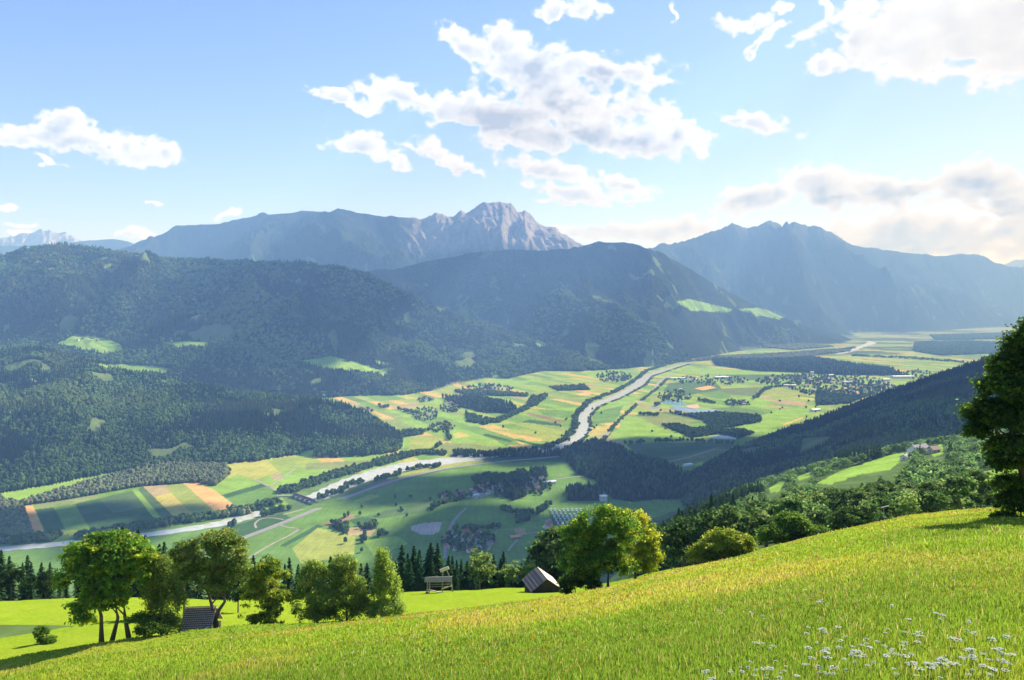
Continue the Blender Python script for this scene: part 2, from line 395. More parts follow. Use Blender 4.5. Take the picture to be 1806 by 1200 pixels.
# --- colours of the ground (real colours of crops, grass, soil)
PAL = dict(g1=(.21,.36,.035), g2=(.12,.235,.035), g3=(.05,.115,.035), g4=(.085,.15,.05), yg=(.25,.31,.055), ye=(.42,.37,.07), oro=(.60,.34,.10),
           tan=(.36,.28,.13), br=(.24,.16,.09), gr=(.42,.38,.32), dull=(.20,.25,.07), ff=(.035,.055,.02), yl=(.28,.33,.05), dg=(.13,.18,.06))
FIELDS = [
 ('g2',[(0,1100),(0,960),(430,905),(560,880),(800,815),(985,800),(1110,888),(1300,860),(1300,1100)]),
 ('g4',[(400,935),(560,888),(700,850),(860,812),(800,812),(560,872)]),
 ('g3',[(300,960),(420,925),(500,905),(515,915),(430,945),(330,965)]),
 ('oro',[(39,895),(58,892),(79,942),(58,944)]),('dull',[(58,889),(171,870),(174,882),(62,899)]),
 ('g3',[(62,899),(95,895),(116,934),(80,940)]),('g2',[(95,894),(132,889),(159,934),(116,936)]),
 ('g3',[(132,889),(233,866),(285,917),(202,932),(159,934)]),('g4',[(174,880),(233,866),(262,893),(200,905)]),('g1',[(233,864),(243,863),(287,917),(275,919)]),
 ('g4',[(243,863),(252,858),(310,913),(287,917)]),('tan',[(252,858),(287,851),(302,870),(271,876)]),
 ('ye',[(271,876),(302,870),(341,909),(310,915)]),('yg',[(287,851),(324,851),(378,901),(341,909),(302,870)]),
 ('oro',[(324,853),(349,851),(380,866),(419,896),(378,901)]),
 ('g1',[(382,856),(419,837),(461,851),(391,874)]),('g3',[(391,874),(461,853),(471,858),(399,879)]),
 ('g2',[(399,879),(471,858),(496,872),(494,884),(420,896)]),('g1',[(451,846),(515,825),(521,828),(475,858)]),('tan',[(475,839),(495,833),(498,841),(486,847)]),
 ('g1',[(521,827),(605,824),(608,832),(543,858),(500,872),(475,858)]),
 ('dull',[(539,818),(640,812),(700,803),(727,788),(740,770),(760,800),(700,812),(608,827),(539,829)]),
 ('yl',[(726,769),(780,769),(787,776),(758,794),(719,800)]),('dull',[(758,800),(787,780),(802,782),(881,787),(915,796),(850,801)]),
 ('ye',[(797,765),(815,762),(830,770),(805,773)]),('oro',[(915,768),(950,770),(965,778),(930,778)]),('g2',[(870,775),(900,772),(920,785),(890,786)]),
 ('yl',[(865,758),(930,758),(1000,772),(990,783),(930,770)]),('g3',[(850,768),(858,765),(905,778),(900,781)]),('g3',[(905,776),(912,775),(965,787),(955,789)]),
 ('g1',[(1043,748),(1075,735),(1100,722),(1130,700),(1105,700),(1060,718),(1045,728)]),('g2',[(1043,728),(1100,715),(1085,745),(1045,748)]),
 ('ye',[(1043,752),(1075,752),(1072,765),(1040,768)]),('g1',[(1100,735),(1145,738),(1146,755),(1090,758)]),
 ('g1',[(1097,758),(1176,756),(1212,776),(1104,780),(1075,773)]),
 ('g4',[(1104,783),(1250,780),(1300,785),(1250,808),(1172,816),(1133,812)]),('g3',[(1120,795),(1230,785),(1270,787),(1180,806),(1130,805)]),
 ('dg',[(1170,815),(1265,790),(1290,795),(1215,822)]),
 ('br',[(563,925),(621,907),(629,912),(587,927)]),('g3',[(493,963),(560,925),(571,928),(501,965)]),
 ('yl',[(515,968),(560,931),(627,947),(624,979),(533,995)]),('tan',[(600,930),(664,933),(655,946),(612,944)]),('g3',[(614,918),(640,911),(664,916),(664,930),(632,930)]),
 ('g4',[(640,912),(760,880),(790,885),(740,905),(670,915)]),('g1',[(640,955),(700,945),(720,960),(660,980)]),
 ('g3',[(966,900),(1060,899),(1050,933),(977,933)]),
 ('g2',[(1118,885),(1150,876),(1200,880),(1240,876),(1290,866),(1280,930),(1160,945),(1110,925)]),
 ('yl',[(620,885),(655,872),(672,875),(640,886)]),('yl',[(700,838),(760,822),(850,812),(855,815),(780,828),(705,846)]),('br',[(650,858),(690,846),(695,852),(660,864)]),
 ('g3',[(800,805),(1050,790),(1000,815),(870,815)]),
 ('oro',[(1375,749),(1415,732),(1417,738),(1386,749)]),('tan',[(1328,696),(1340,697),(1368,704),(1422,709),(1423,717),(1368,712)]),('tan',[(1335,747),(1357,751),(1346,758)]),
 ('g1',[(1300,757),(1335,745),(1420,722),(1425,732),(1372,752),(1335,763)]),('g1',[(1340,735),(1372,722),(1450,716),(1460,722),(1420,730),(1345,742)]),
 ('g1',[(1180,655),(1215,649),(1330,652),(1415,660),(1260,662)]),('g4',[(1260,661),(1420,661),(1430,668),(1280,672)]),
 ('g4',[(1180,676),(1260,672),(1275,688),(1200,700),(1170,690)]),('oro',[(1225,685),(1250,680),(1262,684),(1240,689)]),
 ('yg',[(1210,700),(1260,703),(1250,708),(1215,704)]),('g2',[(1225,694),(1285,688),(1290,702),(1265,704)]),('dg',[(1262,686),(1345,683),(1340,700),(1290,697)]),
 ('g1',[(1285,703),(1300,698),(1350,704),(1372,712),(1310,720)]),('yg',[(1335,690),(1370,683),(1410,690),(1405,700),(1370,702)]),
 ('yg',[(1145,712),(1150,700),(1190,695),(1185,705),(1150,715)]),('dull',[(1120,732),(1160,728),(1230,742),(1180,760),(1150,748)]),
 ('oro',[(1015,695),(1045,691),(1040,698),(1022,698)]),
 ('br',[(920,729),(935,728),(1000,743),(985,746)]),('g2',[(945,722),(1010,725),(1008,738),(965,735)]),('g3',[(935,740),(990,748),(985,752),(920,745)]),
 ('tan',[(612,708),(636,712),(630,717),(614,713)]),('tan',[(690,716),(735,712),(740,718),(720,722),(695,722)]),('yl',[(625,733),(655,727),(675,735),(650,739)]),
 
 ('g1',[(865,656),(880,664),(910,672),(940,672),(905,683),(872,682)]),('g1',[(1025,658),(1080,652),(1102,654),(1090,670),(1050,668)]),
 ('yg',[(770,690),(785,680),(808,683),(812,695),(780,700)]),('gr',[(793,701),(830,692),(832,694),(800,703)]),
 ('gr',[(725,928),(750,922),(779,921),(776,936),(765,944),(744,943),(725,935)]),
 ('tan',[(905,933),(925,932),(928,942),(912,944)]),('gr',[(900,870),(870,865),(840,875),(850,868),(880,860)]),
]
CLEAR = [  # clearings on the wooded slopes
 ('g1',[(95,608),(115,600),(130,590),(165,592),(190,598),(210,606),(222,620),(190,626),(150,618)]),('g1',[(280,604),(330,601),(372,605),(365,613),(310,613)]),
 ('g1',[(140,641),(230,643),(270,645),(302,651),(296,658),(240,660),(190,652)]),('g1',[(525,637),(585,628),(640,643),(692,660),(680,664),(640,657),(560,649)]),
 ('g1',[(660,636),(690,640),(685,645),(662,642)]),('dull',[(310,679),(328,678),(338,683),(325,686)]),('gr',[(203,692),(240,677),(242,680),(210,694)]),
 ('g1',[(1190,533),(1215,528),(1292,546),(1285,552),(1220,549)]),('g1',[(1300,545),(1340,543),(1388,557),(1375,564),(1330,557)]),
 ('g1',[(937,600),(950,598),(972,612),(950,614)]),('dull',[(1030,607),(1050,605),(1060,611),(1035,612)]),
 ('g1',[(512,810),(543,793),(556,794),(546,816)]),('g1',[(558,814),(578,800),(582,806),(566,816)]),
 ('dg',[(1406,760),(1455,740),(1462,743),(1430,756),(1406,769)]),('dg',[(1411,773),(1464,770),(1468,784),(1424,806),(1389,815),(1382,812),(1411,796)]),
 ('dg',[(1305,792),(1340,787),(1344,799),(1311,807)]),('g1',[(1440,852),(1486,829),(1577,801),(1603,797),(1592,811),(1570,829),(1521,835),(1464,855)]),
 ('g1',[(1355,862),(1380,847),(1384,851),(1376,866),(1360,870)]),('g1',[(1404,842),(1428,833),(1430,842),(1410,848)]),
 ('g1',[(1630,793),(1661,782),(1665,800),(1648,806)]),('g1',[(1608,868),(1645,855),(1650,870),(1614,884)]),('g1',[(1730,832),(1795,822),(1830,832),(1830,852),(1750,848)]),
 ('g1',[(865,656),(880,664),(910,672),(940,672),(905,683),(872,682)]),('yg',[(770,690),(785,680),(808,683),(812,695),(780,700)]),
 ('g1',[(600,704),(700,696),(745,700),(735,711),(650,712),(610,712)]),
 ('rock',[(58,458),(75,461),(95,472),(105,478),(85,478),(60,468)]),
 ('rock',[(310,522),(340,515),(360,525),(350,545),(325,540)]),('rock',[(335,560),(352,552),(352,570),(340,575)]),('rock',[(440,560),(470,548),(466,560),(445,568)]),('rock',[(225,515),(250,508),(258,522),(235,530)]),
]
# woods on the valley floor: (kind, polygon); c conifer, d round, w pale willow
WOODS = [
 ('w',[(35,890),(100,868),(174,847),(263,824),(310,816),(400,823),(407,835),(380,858),(341,851),(248,858),(116,882),(39,893)]),
 ('w',[(0,880),(39,893),(56,942),(78,951),(0,960),(-300,970),(-300,880)]),
 ('c',[(982,804),(1007,790),(1050,780),(1090,790),(1122,808),(1176,822),(1215,842),(1300,795),(1320,872),(1290,866),(1270,870),(1212,881),(1150,882),(1115,886),(1080,880),(1060,862),(1050,848),(1020,837),(1000,817)]),
 ('c',[(998,866),(1035,862),(1062,868),(1062,884),(1000,884)]),
 ('d',[(1158,725),(1217,732),(1267,729),(1342,735),(1342,745),(1283,755),(1267,766),(1217,773),(1200,764),(1250,753),(1242,742),(1183,729)]),
 ('d',[(1165,750),(1205,752),(1235,762),(1200,765)]),
 ('d',[(1268,762),(1300,758),(1330,765),(1300,775),(1270,768)]),
 ('c',[(1255,636),(1350,638),(1433,633),(1500,644),(1567,652),(1592,663),(1467,662),(1417,658),(1330,655),(1262,645)]),
 ('w',[(1205,640),(1260,630),(1400,623),(1470,617),(1500,620),(1400,632),(1260,635)]),
 ('d',[(1615,605),(1700,603),(1806,606),(1806,622),(1660,628),(1610,620)]),('d',[(1640,592),(1800,588),(1830,598),(1650,600)]),
 ('c',[(780,702),(833,703),(900,713),(912,725),(900,730),(850,728),(817,720),(792,710)]),
 ('d',[(820,727),(850,737),(875,743),(855,750),(825,744)]),('d',[(930,712),(938,700),(955,700),(958,706),(948,714),(935,718)]),
 ('d',[(970,684),(1030,680),(1040,688),(985,690)]),('d',[(800,690),(840,690),(930,696),(930,700),(820,698)]),
 ('d',[(831,845),(860,838),(893,840),(924,830),(935,842),(900,850),(880,858),(835,850)]),('d',[(934,830),(963,828),(965,843),(938,845)]),
 ('c',[(890,856),(905,850),(924,856),(926,876),(905,884),(890,876)]),('d',[(580,925),(600,922),(614,930),(613,944),(598,938)]),('d',[(632,926),(664,925),(664,934),(634,933)]),
 ('d',[(905,907),(932,907),(934,918),(915,921)]),('c',[(800,800),(850,803),(900,803),(985,800),(985,806),(900,808),(800,806)]),
 ('d',[(1440,690),(1500,700),(1540,694),(1500,712),(1440,716)]),('w',[(1330,612),(1400,606),(1470,612),(1400,618)]),
 ('d',[(700,762),(745,760),(748,766),(710,772)]),
 ('d',[(1170,965),(1290,900),(1300,950),(1180,985)]),
]
BELTS = [ # (kind, width m, spacing m, polyline)
 ('d',38,7,[(-200,972),(0,958),(60,953),(150,947),(250,932),(350,916),(420,907),(490,887)]),
 ('d',46,7,[(500,870),(570,846),(650,823),(700,809),(745,799),(790,801),(835,800)]),
 ('d',16,11,[(400,935),(440,917),(480,905),(510,900)]),('d',16,8,[(560,882),(600,868),(612,858),(640,850)]),('d',14,10,[(660,850),(700,838),(730,828),(780,822)]),
 ('d',14,7,[(760,826),(800,818),(818,812)]),
 ('d',24,9,[(880,799),(960,793),(1000,776),(1016,750),(1013,735),(1040,709),(1090,690),(1122,671),(1140,655),(1200,638)]),
 ('l',16,8,[(1000,792),(1030,775),(1042,755),(1040,738),(1056,719),(1100,701),(1138,680),(1152,664),(1215,643)]),
 ('l',18,8,[(880,806),(960,803),(1010,797),(1060,784),(1072,765),(1085,750),(1110,725),(1140,700),(1160,685),(1178,668)]),
 ('d',36,9,[(875,746),(905,731),(945,713),(962,697)]),('d',12,9,[(785,745),(790,765),(793,778),(780,781),(768,791)]),('d',14,9,[(720,765),(745,762),(758,760)]),
 ('d',10,9,[(754,903),(775,890),(793,886),(831,876)]),('d',12,7,[(866,897),(909,905),(944,909),(971,890)]),('d',10,8,[(798,936),(850,934),(886,931),(911,924),(935,912)]),
 ('d',10,9,[(640,975),(632,965),(640,955),(640,949)]),('d',8,9,[(665,948),(680,942)]),('d',10,8,[(840,858),(880,850),(935,846)]),
 ('d',12,10,[(1100,784),(1150,781),(1210,778),(1300,785)]),('d',8,14,[(620,728),(640,724),(690,718)]),('d',10,14,[(660,716),(700,722),(740,732)]),
 ('d',16,14,[(1150,722),(1180,700),(1230,707),(1260,712)]),('d',12,14,[(1180,735),(1120,732)]),('d',40,16,[(1500,628),(1600,632),(1700,640)]),
 ('d',16,14,[(1330,705),(1345,690),(1360,685),(1400,678)]),('d',30,14,[(1350,628),(1420,622),(1480,618),(1510,614)]),('d',14,16,[(1510,628),(1560,631),(1650,636)]),
 ('w',22,9,[(400,898),(440,906),(380,914)]),
]
def colour_land(X, Y, z, lay, rough=True):
    px = CX + FP * X / Y; py = HY - FP * (z - HZ) / Y
    n = X.size
    c = np.zeros((n, 3)); forest = np.zeros(n); rock = np.zeros(n)
    floor = (lay == 0) | (z < 2.5)
    # patchwork of strips along and across the valley
    e1 = X * 0.45 - Y * 0.89; e2 = X * 0.89 + Y * 0.45
    e2w = e2 + 40 * (fbm(X / 900, Y / 900, 2, 4) - .5)
    row = np.floor(e1 / 330.0); off = vnoise(row * 1.0 + .5, row * 0 + .5, 77) * 300
    wid = 38 + 60 * vnoise(row + .5, row * 0 + 3.5, 78)
    cell = np.floor((e2w + off) / wid)
    rnd = vnoise(cell + 0.0, row * 1.0, 91)
    pal = np.array([PAL[k] for k in ('g1','g1','g2','yg','yl','g1','g2','ye','g1','dull','g2','tan','g1','g4','oro','yl')])
    c[:] = pal[(rnd * 15.99).astype(int)]
    c = c * 0.74 + 0.26 * np.array(PAL['g1'])
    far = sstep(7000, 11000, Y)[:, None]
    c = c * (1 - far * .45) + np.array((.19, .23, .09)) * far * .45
    fr = sstep(.52, .6, fbm(X / 500, Y / 500, 4, 55)) * sstep(6500, 8500, Y) * 0.8   # scattered copses far down the valley
    c = c * (1 - fr[:, None]) + np.array(PAL['ff']) * fr[:, None]
    jx = 1.2 * (fbm(X / 60, Y / 60, 2, 8) - .5); jy = 0.8 * (fbm(X / 60, Y / 60, 2, 12) - .5)
    for k, poly in FIELDS:
        m = inpoly(px + jx, py + jy, poly) & floor
        c[m] = PAL[k]
    for k, poly in WOODS:
        m = inpoly(px, py, poly) & floor
        c[m] = (.05, .07, .025)
    # slopes
    s = ~floor
    fcol = np.array(PAL['ff']) * (0.75 + 0.5 * fbm(X / 70, Y / 70, 3, 41))[:, None]
    pale = sstep(.56, .66, fbm(X / 400, Y / 300, 3, 61))[:, None] * 0.5
    fcol = fcol * (1 - pale) + np.array((.07, .10, .03)) * pale
    c[s] = fcol[s]; forest[s] = 1
    cut = s & (fbm(X / 150, Y / 220, 3, 161) > .735) & (z < 1100) & (Y > 1300) & (lay != 9)
    c[cut] = (.10, .15, .05); forest[cut] = 0
    rk = s & (lay == 4)
    h = sstep(1080, 1300, z + 220 * (fbm(X / 500, Y / 500, 4, 21) - .5)) * sstep(690, 760, px + 40 * (fbm(X / 300, Y / 300, 3, 2) - .5))
    h2 = sstep(1330, 1480, z + 300 * (fbm(X / 400, Y / 400, 4, 22) - .5)) * 0.0
    hh = np.where(rk, np.maximum(h, h2), 0)
    hh = np.where(s & (lay == 6), 0.95, hh)
    hh = np.where(s & (lay == 8), 0.6, hh)
    hh = np.where(s & (lay == 5), 0.25 * sstep(1500, 1900, z), hh)
    rcol = np.array((.33, .30, .28)) * (0.55 + 0.85 * ridged(X / 160, Y / 400, 4, 15))[:, None]
    c = c * (1 - hh[:, None]) + rcol * hh[:, None]; forest = forest * (1 - hh); rock = hh
    for k, poly in CLEAR:
        m = inpoly(px + 2 * jx, py + 2 * jy, poly) & (s | (lay > 0))
        if k == 'rock':
            m &= fbm(X / 40, Y / 40, 3, 71) > 0.5
            c[m] = (.34, .30, .26); forest[m] = 0.3
        else:
            c[m] = PAL[k]; forest[m] = 0
    m = s & (lay == 20) & (Y < 240)
    c[m] = (.07, .12, .03)
    m = s & (lay == 20) & (forest > 0)
    c[m] = np.array((.085, .14, .035)) * (.7 + .6 * fbm(X[m] / 20, Y[m] / 20, 3, 42))[:, None]; forest[m] = 0
    return c, forest, rock, px, py, floor

us = np.concatenate([np.linspace(-1.15, -0.66, 150, endpoint=False), np.linspace(-0.66, 0.66, 1180, endpoint=False), np.linspace(0.66, 1.15, 150)])
Ys = np.concatenate([np.linspace(55, 400, 46, endpoint=False), np.linspace(400, 1300, 80, endpoint=False), 1 / np.linspace(1 / 1300, 1 / 4000, 300, endpoint=False),
                     np.linspace(4000, 6600, 260, endpoint=False), np.linspace(6600, 13000, 290, endpoint=False), np.linspace(13000, 22000, 150, endpoint=False), np.linspace(22000, 34000, 60)])
UU, YY = np.meshgrid(us, Ys); gx = (UU * YY).ravel(); gy = YY.ravel()
gz, glay = land(gx, gy)
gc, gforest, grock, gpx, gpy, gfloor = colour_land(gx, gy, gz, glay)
nr, nc = YY.shape
idx = np.arange(nr * nc).reshape(nr, nc)
quads = np.stack([idx[:-1, :-1], idx[:-1, 1:], idx[1:, 1:], idx[1:, :-1]], -1).reshape(-1, 4)
m, t = new_mat('land')
tcn = node(t, 'ShaderNodeTexCoord').outputs['Object']
ac = attr_col(t); fo = node(t, 'ShaderNodeAttribute', None, attribute_name='forest').outputs['Fac']; ro = node(t, 'ShaderNodeAttribute', None, attribute_name='rock').outputs['Fac']
na = node(t, 'ShaderNodeTexNoise', {'Vector': tcn, 'Scale': 0.012, 'Detail': 8.0, 'Roughness': 0.65}).outputs[0]
vo = node(t, 'ShaderNodeTexVoronoi', {'Vector': tcn, 'Scale': 0.055, 'Detail': 1.0}, feature='F1')
vf = mrange(t, vo.outputs['Distance'], 0.1, 0.9, 1.5, 0.35)
nv = mrange(t, na, 0.3, 0.7, 0.78, 1.22)
vmix = mth(t, 'ADD', mth(t, 'MULTIPLY', vf, fo), mth(t, 'SUBTRACT', 1.0, fo))
tint = node(t, 'ShaderNodeSeparateColor', {0: vo.outputs['Color']}).outputs[0]
fm = node(t, 'ShaderNodeMapping', {'Vector': tcn, 'Rotation': (0, 0, R(-63.2)), 'Scale': (.25, .008, 1)})
fn = node(t, 'ShaderNodeTexNoise', {'Vector': fm.outputs[0], 'Scale': 1.0, 'Detail': 4.0, 'Roughness': .7}).outputs[0]
fq = node(t, 'ShaderNodeTexNoise', {'Vector': tcn, 'Scale': 0.05, 'Detail': 7.0, 'Roughness': .75}).outputs[0]
fl_ = mth(t, 'MULTIPLY', mrange(t, fn, .3, .7, .82, 1.18), mrange(t, fq, .3, .7, .85, 1.15))
nv = mth(t, 'MULTIPLY', nv, fl_)
val = mth(t, 'MULTIPLY', mth(t, 'MULTIPLY', nv, vmix), mth(t, 'ADD', mth(t, 'MULTIPLY', mth(t, 'MULTIPLY', tint, fo), 0.7), mth(t, 'SUBTRACT', 1.0, mth(t, 'MULTIPLY', fo, 0.35))))
hs = node(t, 'ShaderNodeHueSaturation', {'Color': ac.outputs['Color'], 'Value': val, 'Saturation': .93})
rn = node(t, 'ShaderNodeTexNoise', {'Vector': node(t, 'ShaderNodeMapping', {'Vector': tcn, 'Scale': (1, 1, .35)}).outputs[0], 'Scale': 0.008, 'Detail': 10.0, 'Roughness': 0.7}).outputs[0]
hgt = mth(t, 'ADD', mth(t, 'MULTIPLY', mth(t, 'MULTIPLY', vo.outputs['Distance'], fo), -16.0), mth(t, 'MULTIPLY', mth(t, 'MULTIPLY', rn, ro), 170.0))
bp = node(t, 'ShaderNodeBump', {'Height': hgt, 'Strength': 1.0, 'Distance': 1.0}).outputs[0]
finish(t, node(t, 'ShaderNodeBsdfDiffuse', {'Color': hs.outputs[0], 'Normal': bp}).outputs[0])
LANDMAT = m
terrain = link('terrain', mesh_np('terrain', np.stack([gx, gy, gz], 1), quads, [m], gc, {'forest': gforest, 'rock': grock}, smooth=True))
tag(terrain, kind='structure')
del UU, YY, gx, gy, gz, gc, quads, idx, gpx, gpy

# --- river, ponds, roads: sheets on the valley floor
def ribbon(name, pts, width, mat, z, label=None, n=10):
    W = [Vector((*gpt(p[0], p[1]), 0)) for p in pts]
    ws = width if isinstance(width, (list, tuple)) else [width] * len(W)
    C, wd = [], []
    for i in range(len(W) - 1):            # Catmull-Rom
        a, b, c_, d = W[max(i - 1, 0)], W[i], W[i + 1], W[min(i + 2, len(W) - 1)]
        for k in range(n):
            s = k / n
            C.append(0.5 * ((2 * b) + (c_ - a) * s + (2 * a - 5 * b + 4 * c_ - d) * s * s + (3 * b - a - 3 * c_ + d) * s ** 3)); wd.append(ws[i] * (1 - s) + ws[i + 1] * s)
    C.append(W[-1]); wd.append(ws[-1])
    V = []
    for i, p in enumerate(C):
        d = (C[min(i + 1, len(C) - 1)] - C[max(i - 1, 0)]).normalized(); nrm = Vector((-d.y, d.x, 0))
        j = 0.06 * wd[i] * math.sin(i * 1.7) if wd[i] > 20 else 0
        for s in (-1, 1): V.append(p + nrm * s * (wd[i] / 2 + j) + Vector((0, 0, z)))
    F = [(2 * i, 2 * i + 2, 2 * i + 3, 2 * i + 1) for i in range(len(C) - 1)]
    o = link(name, mesh_np(name, np.array([tuple(v) for v in V]), np.array(F)[:, ::-1], [mat]))
    tag(o, label, kind='structure'); return o
def water_mat(name, col, rough):
    m, t = new_mat(name)
    tcn = node(t, 'ShaderNodeTexCoord').outputs['Object']
    n = node(t, 'ShaderNodeTexNoise', {'Vector': tcn, 'Scale': 0.05, 'Detail': 6.0}).outputs[0]
    bp = node(t, 'ShaderNodeBump', {'Height': n, 'Strength': 0.25, 'Distance': 2.0}).outputs[0]
    cc = mixc(t, mrange(t, n, .35, .65), tuple(x * .85 for x in col), tuple(x * 1.12 for x in col))
    finish(t, node(t, 'ShaderNodeBsdfPrincipled', {'Base Color': cc, 'Roughness': rough, 'Specular IOR Level': 0.9, 'Normal': bp}).outputs[0])
    return m
RIV = water_mat('river_water', (.52, .54, .47), .25)
POND = water_mat('pond_water', (.16, .33, .38), .2)
ASPH = simple_mat('asphalt', (.24, .235, .225), .8, .15, .05)
DIRT = simple_mat('dirt_track', (.30, .27, .21), .9, .2, .05)
ribbon('river', [(-260,990),(-100,978),(23,967),(116,959),(271,942),(388,924),(450,907),(505,892),(540,884),(574,871),(620,850),(678,830),(726,820),(816,809),(870,803),(917,800),(960,794),(989,785),(1014,772),(1027,752),(1028,733),(1045,716),(1086,700),(1118,684),(1134,669),(1162,656),(1205,643),(1240,634)],
       [36,36,36,36,38,44,52,56,60,68,76,76,84,84,74,56,60,80,84,76,66,56,56,66,70,56,40,30], RIV, 0.4)
ribbon('river', [(1475,625),(1500,620),(1515,613),(1528,609),(1537,605),(1532,602)], [30,60,80,110,120,40], RIV, 0.4)
ribbon('gravel_bank', [(560,879),(610,860),(680,838),(730,827),(800,816),(850,811)], [10,20,16,28,24,10], simple_mat('gravel', (.42, .40, .34), .9, .2, .05), 0.2)
ribbon('road', [(40,1100),(200,1035),(330,985),(430,949),(480,930),(560,898),(640,867),(700,847),(780,828),(870,816),(960,808),(1010,802)], 17, ASPH, 0.5)
ribbon('road', [(785,985),(786,960),(792,935),(808,910),(835,886),(842,878),(870,868),(900,866),(950,853),(980,846),(1030,840),(1050,841)], 7, ASPH, 0.5)
ribbon('road', [(430,990),(480,960),(510,945),(530,932)], 6, DIRT, 0.45)
ribbon('road', [(530,933),(505,930),(488,924)], 6, DIRT, 0.45)
ribbon('path', [(452,932),(450,924),(460,916),(480,914),(500,917)], 5, DIRT, 0.45)
ribbon('path', [(449,846),(475,859),(500,874)], 7, DIRT, 0.45)
ribbon('path', [(475,859),(498,843),(521,827)], 7, DIRT, 0.45)
ribbon('path', [(896,972),(910,955),(925,942),(965,938),(1000,930)], 5, DIRT, 0.45)
ribbon('path', [(850,942),(870,944),(880,935),(915,934)], 4, DIRT, 0.45)
ribbon('path', [(500,908),(540,897),(560,887)], 8, DIRT, 0.45)
ribbon('path', [(1165,818),(1210,808),(1262,792)], 7, DIRT, 0.45)
ribbon('railway', [(1050,785),(1080,755),(1100,735),(1130,708),(1150,692),(1162,675),(1185,660)], 14, ASPH, 0.5)
ribbon('path', [(845,945),(868,950),(866,962),(860,972)], 5, DIRT, 0.45)
def sheet(name, poly, mat, z, label=None):
    bm_v = [(*gpt(*p), z) for p in poly]
    me = bpy.data.meshes.new(name); me.from_pydata(bm_v, [], [tuple(range(len(poly)))[::-1]]); me.update(); me.materials.append(mat)
    o = link(name, me)
    if o.data.polygons[0].normal.z < 0: o.data.flip_normals()
    return tag(o, label, kind='structure')
sheet('pond', [(1163,708),(1178,706),(1200,707),(1209,710),(1208,715),(1185,715),(1170,712)], POND, 0.5)
sheet('pond', [(1180,719),(1195,716),(1210,719),(1235,723),(1258,722),(1272,724),(1262,728),(1240,729),(1215,728),(1190,724)], water_mat('pond_water_blue', (.22, .33, .45), .2), 0.5)
sheet('pond', [(1145,718),(1166,717),(1160,722),(1143,721)], water_mat('pond_water_pale', (.35, .45, .52), .2), 0.5)
sheet('yard', [(1210,716),(1230,713),(1235,719),(1222,722),(1212,720)], simple_mat('sand', (.45, .33, .22), .9, .2, .02), 0.5)
sheet('yard', [(838,868),(860,863),(875,868),(850,878),(836,877)], simple_mat('yard_gravel', (.34, .31, .27), .9, .2, .05), 0.3)
sheet('yard', [(962,918),(972,915),(976,930),(968,936),(960,928)], simple_mat('farm_yard', (.30, .26, .23), .9, .2, .05), 0.3)
# ------------------------------------------------------------------ the forest (uncountable trees)
rng = np.random.default_rng(5)
def leaf_mat(name, trans=0.35, bright=1.0):
    m, t = new_mat(name)
    ac = attr_col(t)
    oi = node(t, 'ShaderNodeObjectInfo')
    v = mrange(t, oi.outputs['Random'], 0, 1, 0.8 * bright, 1.2 * bright)
    hs = node(t, 'ShaderNodeHueSaturation', {'Color': ac.outputs['Color'], 'Value': v})
    d = node(t, 'ShaderNodeBsdfDiffuse', {'Color': hs.outputs[0]}).outputs[0]
    tcol = node(t, 'ShaderNodeHueSaturation', {'Color': hs.outputs[0], 'Value': 1.8, 'Hue': 0.497})
    tr = node(t, 'ShaderNodeBsdfTranslucent', {'Color': tcol.outputs[0]}).outputs[0]
    mx = node(t, 'ShaderNodeMixShader', {0: trans, 1: d, 2: tr}).outputs[0]
    finish(t, mx)
    return m
FORM = leaf_mat('forest_leaves', 0.12)
def cone_tpl(tiers, sides, seed):
    r = random.Random(seed); V = []; F = []
    for k in range(tiers):
        z0 = 0.08 + 0.80 * k / tiers; z1 = z0 + 0.95 / tiers + 0.14; rad = 0.5 * (1 - k / (tiers + .35)) ** 0.9
        b = len(V); ph = r.random() * 6
        for s in range(sides):
            a = ph + 2 * math.pi * s / sides; q = rad * r.uniform(.72, 1.15)
            V.append((q * math.cos(a), q * math.sin(a), z0 + r.uniform(-.03, .03)))
        V.append((0, 0, min(z1, 1.0)))
        F += [(b + s, b + (s + 1) % sides, b + sides) for s in range(sides)]
    return np.array(V), np.array(F)
def ico(sub, seed, jit=0.25):
    import bmesh
    bm = bmesh.new(); bmesh.ops.create_icosphere(bm, subdivisions=sub, radius=0.5)
    r = random.Random(seed)
    V = np.array([tuple(v.co * (1 + r.uniform(-jit, jit))) for v in bm.verts]); F = np.array([[v.index for v in f.verts] for f in bm.faces]); bm.free()
    V[:, 2] = V[:, 2] * 1.0 + 0.55
    return V, F
TPL = dict(c=[cone_tpl(3, 5, i) for i in range(4)], d=[ico(1, i) for i in range(4)], b=[ico(2, i, .22) for i in range(4)], C=[cone_tpl(6, 7, 10 + i) for i in range(3)])
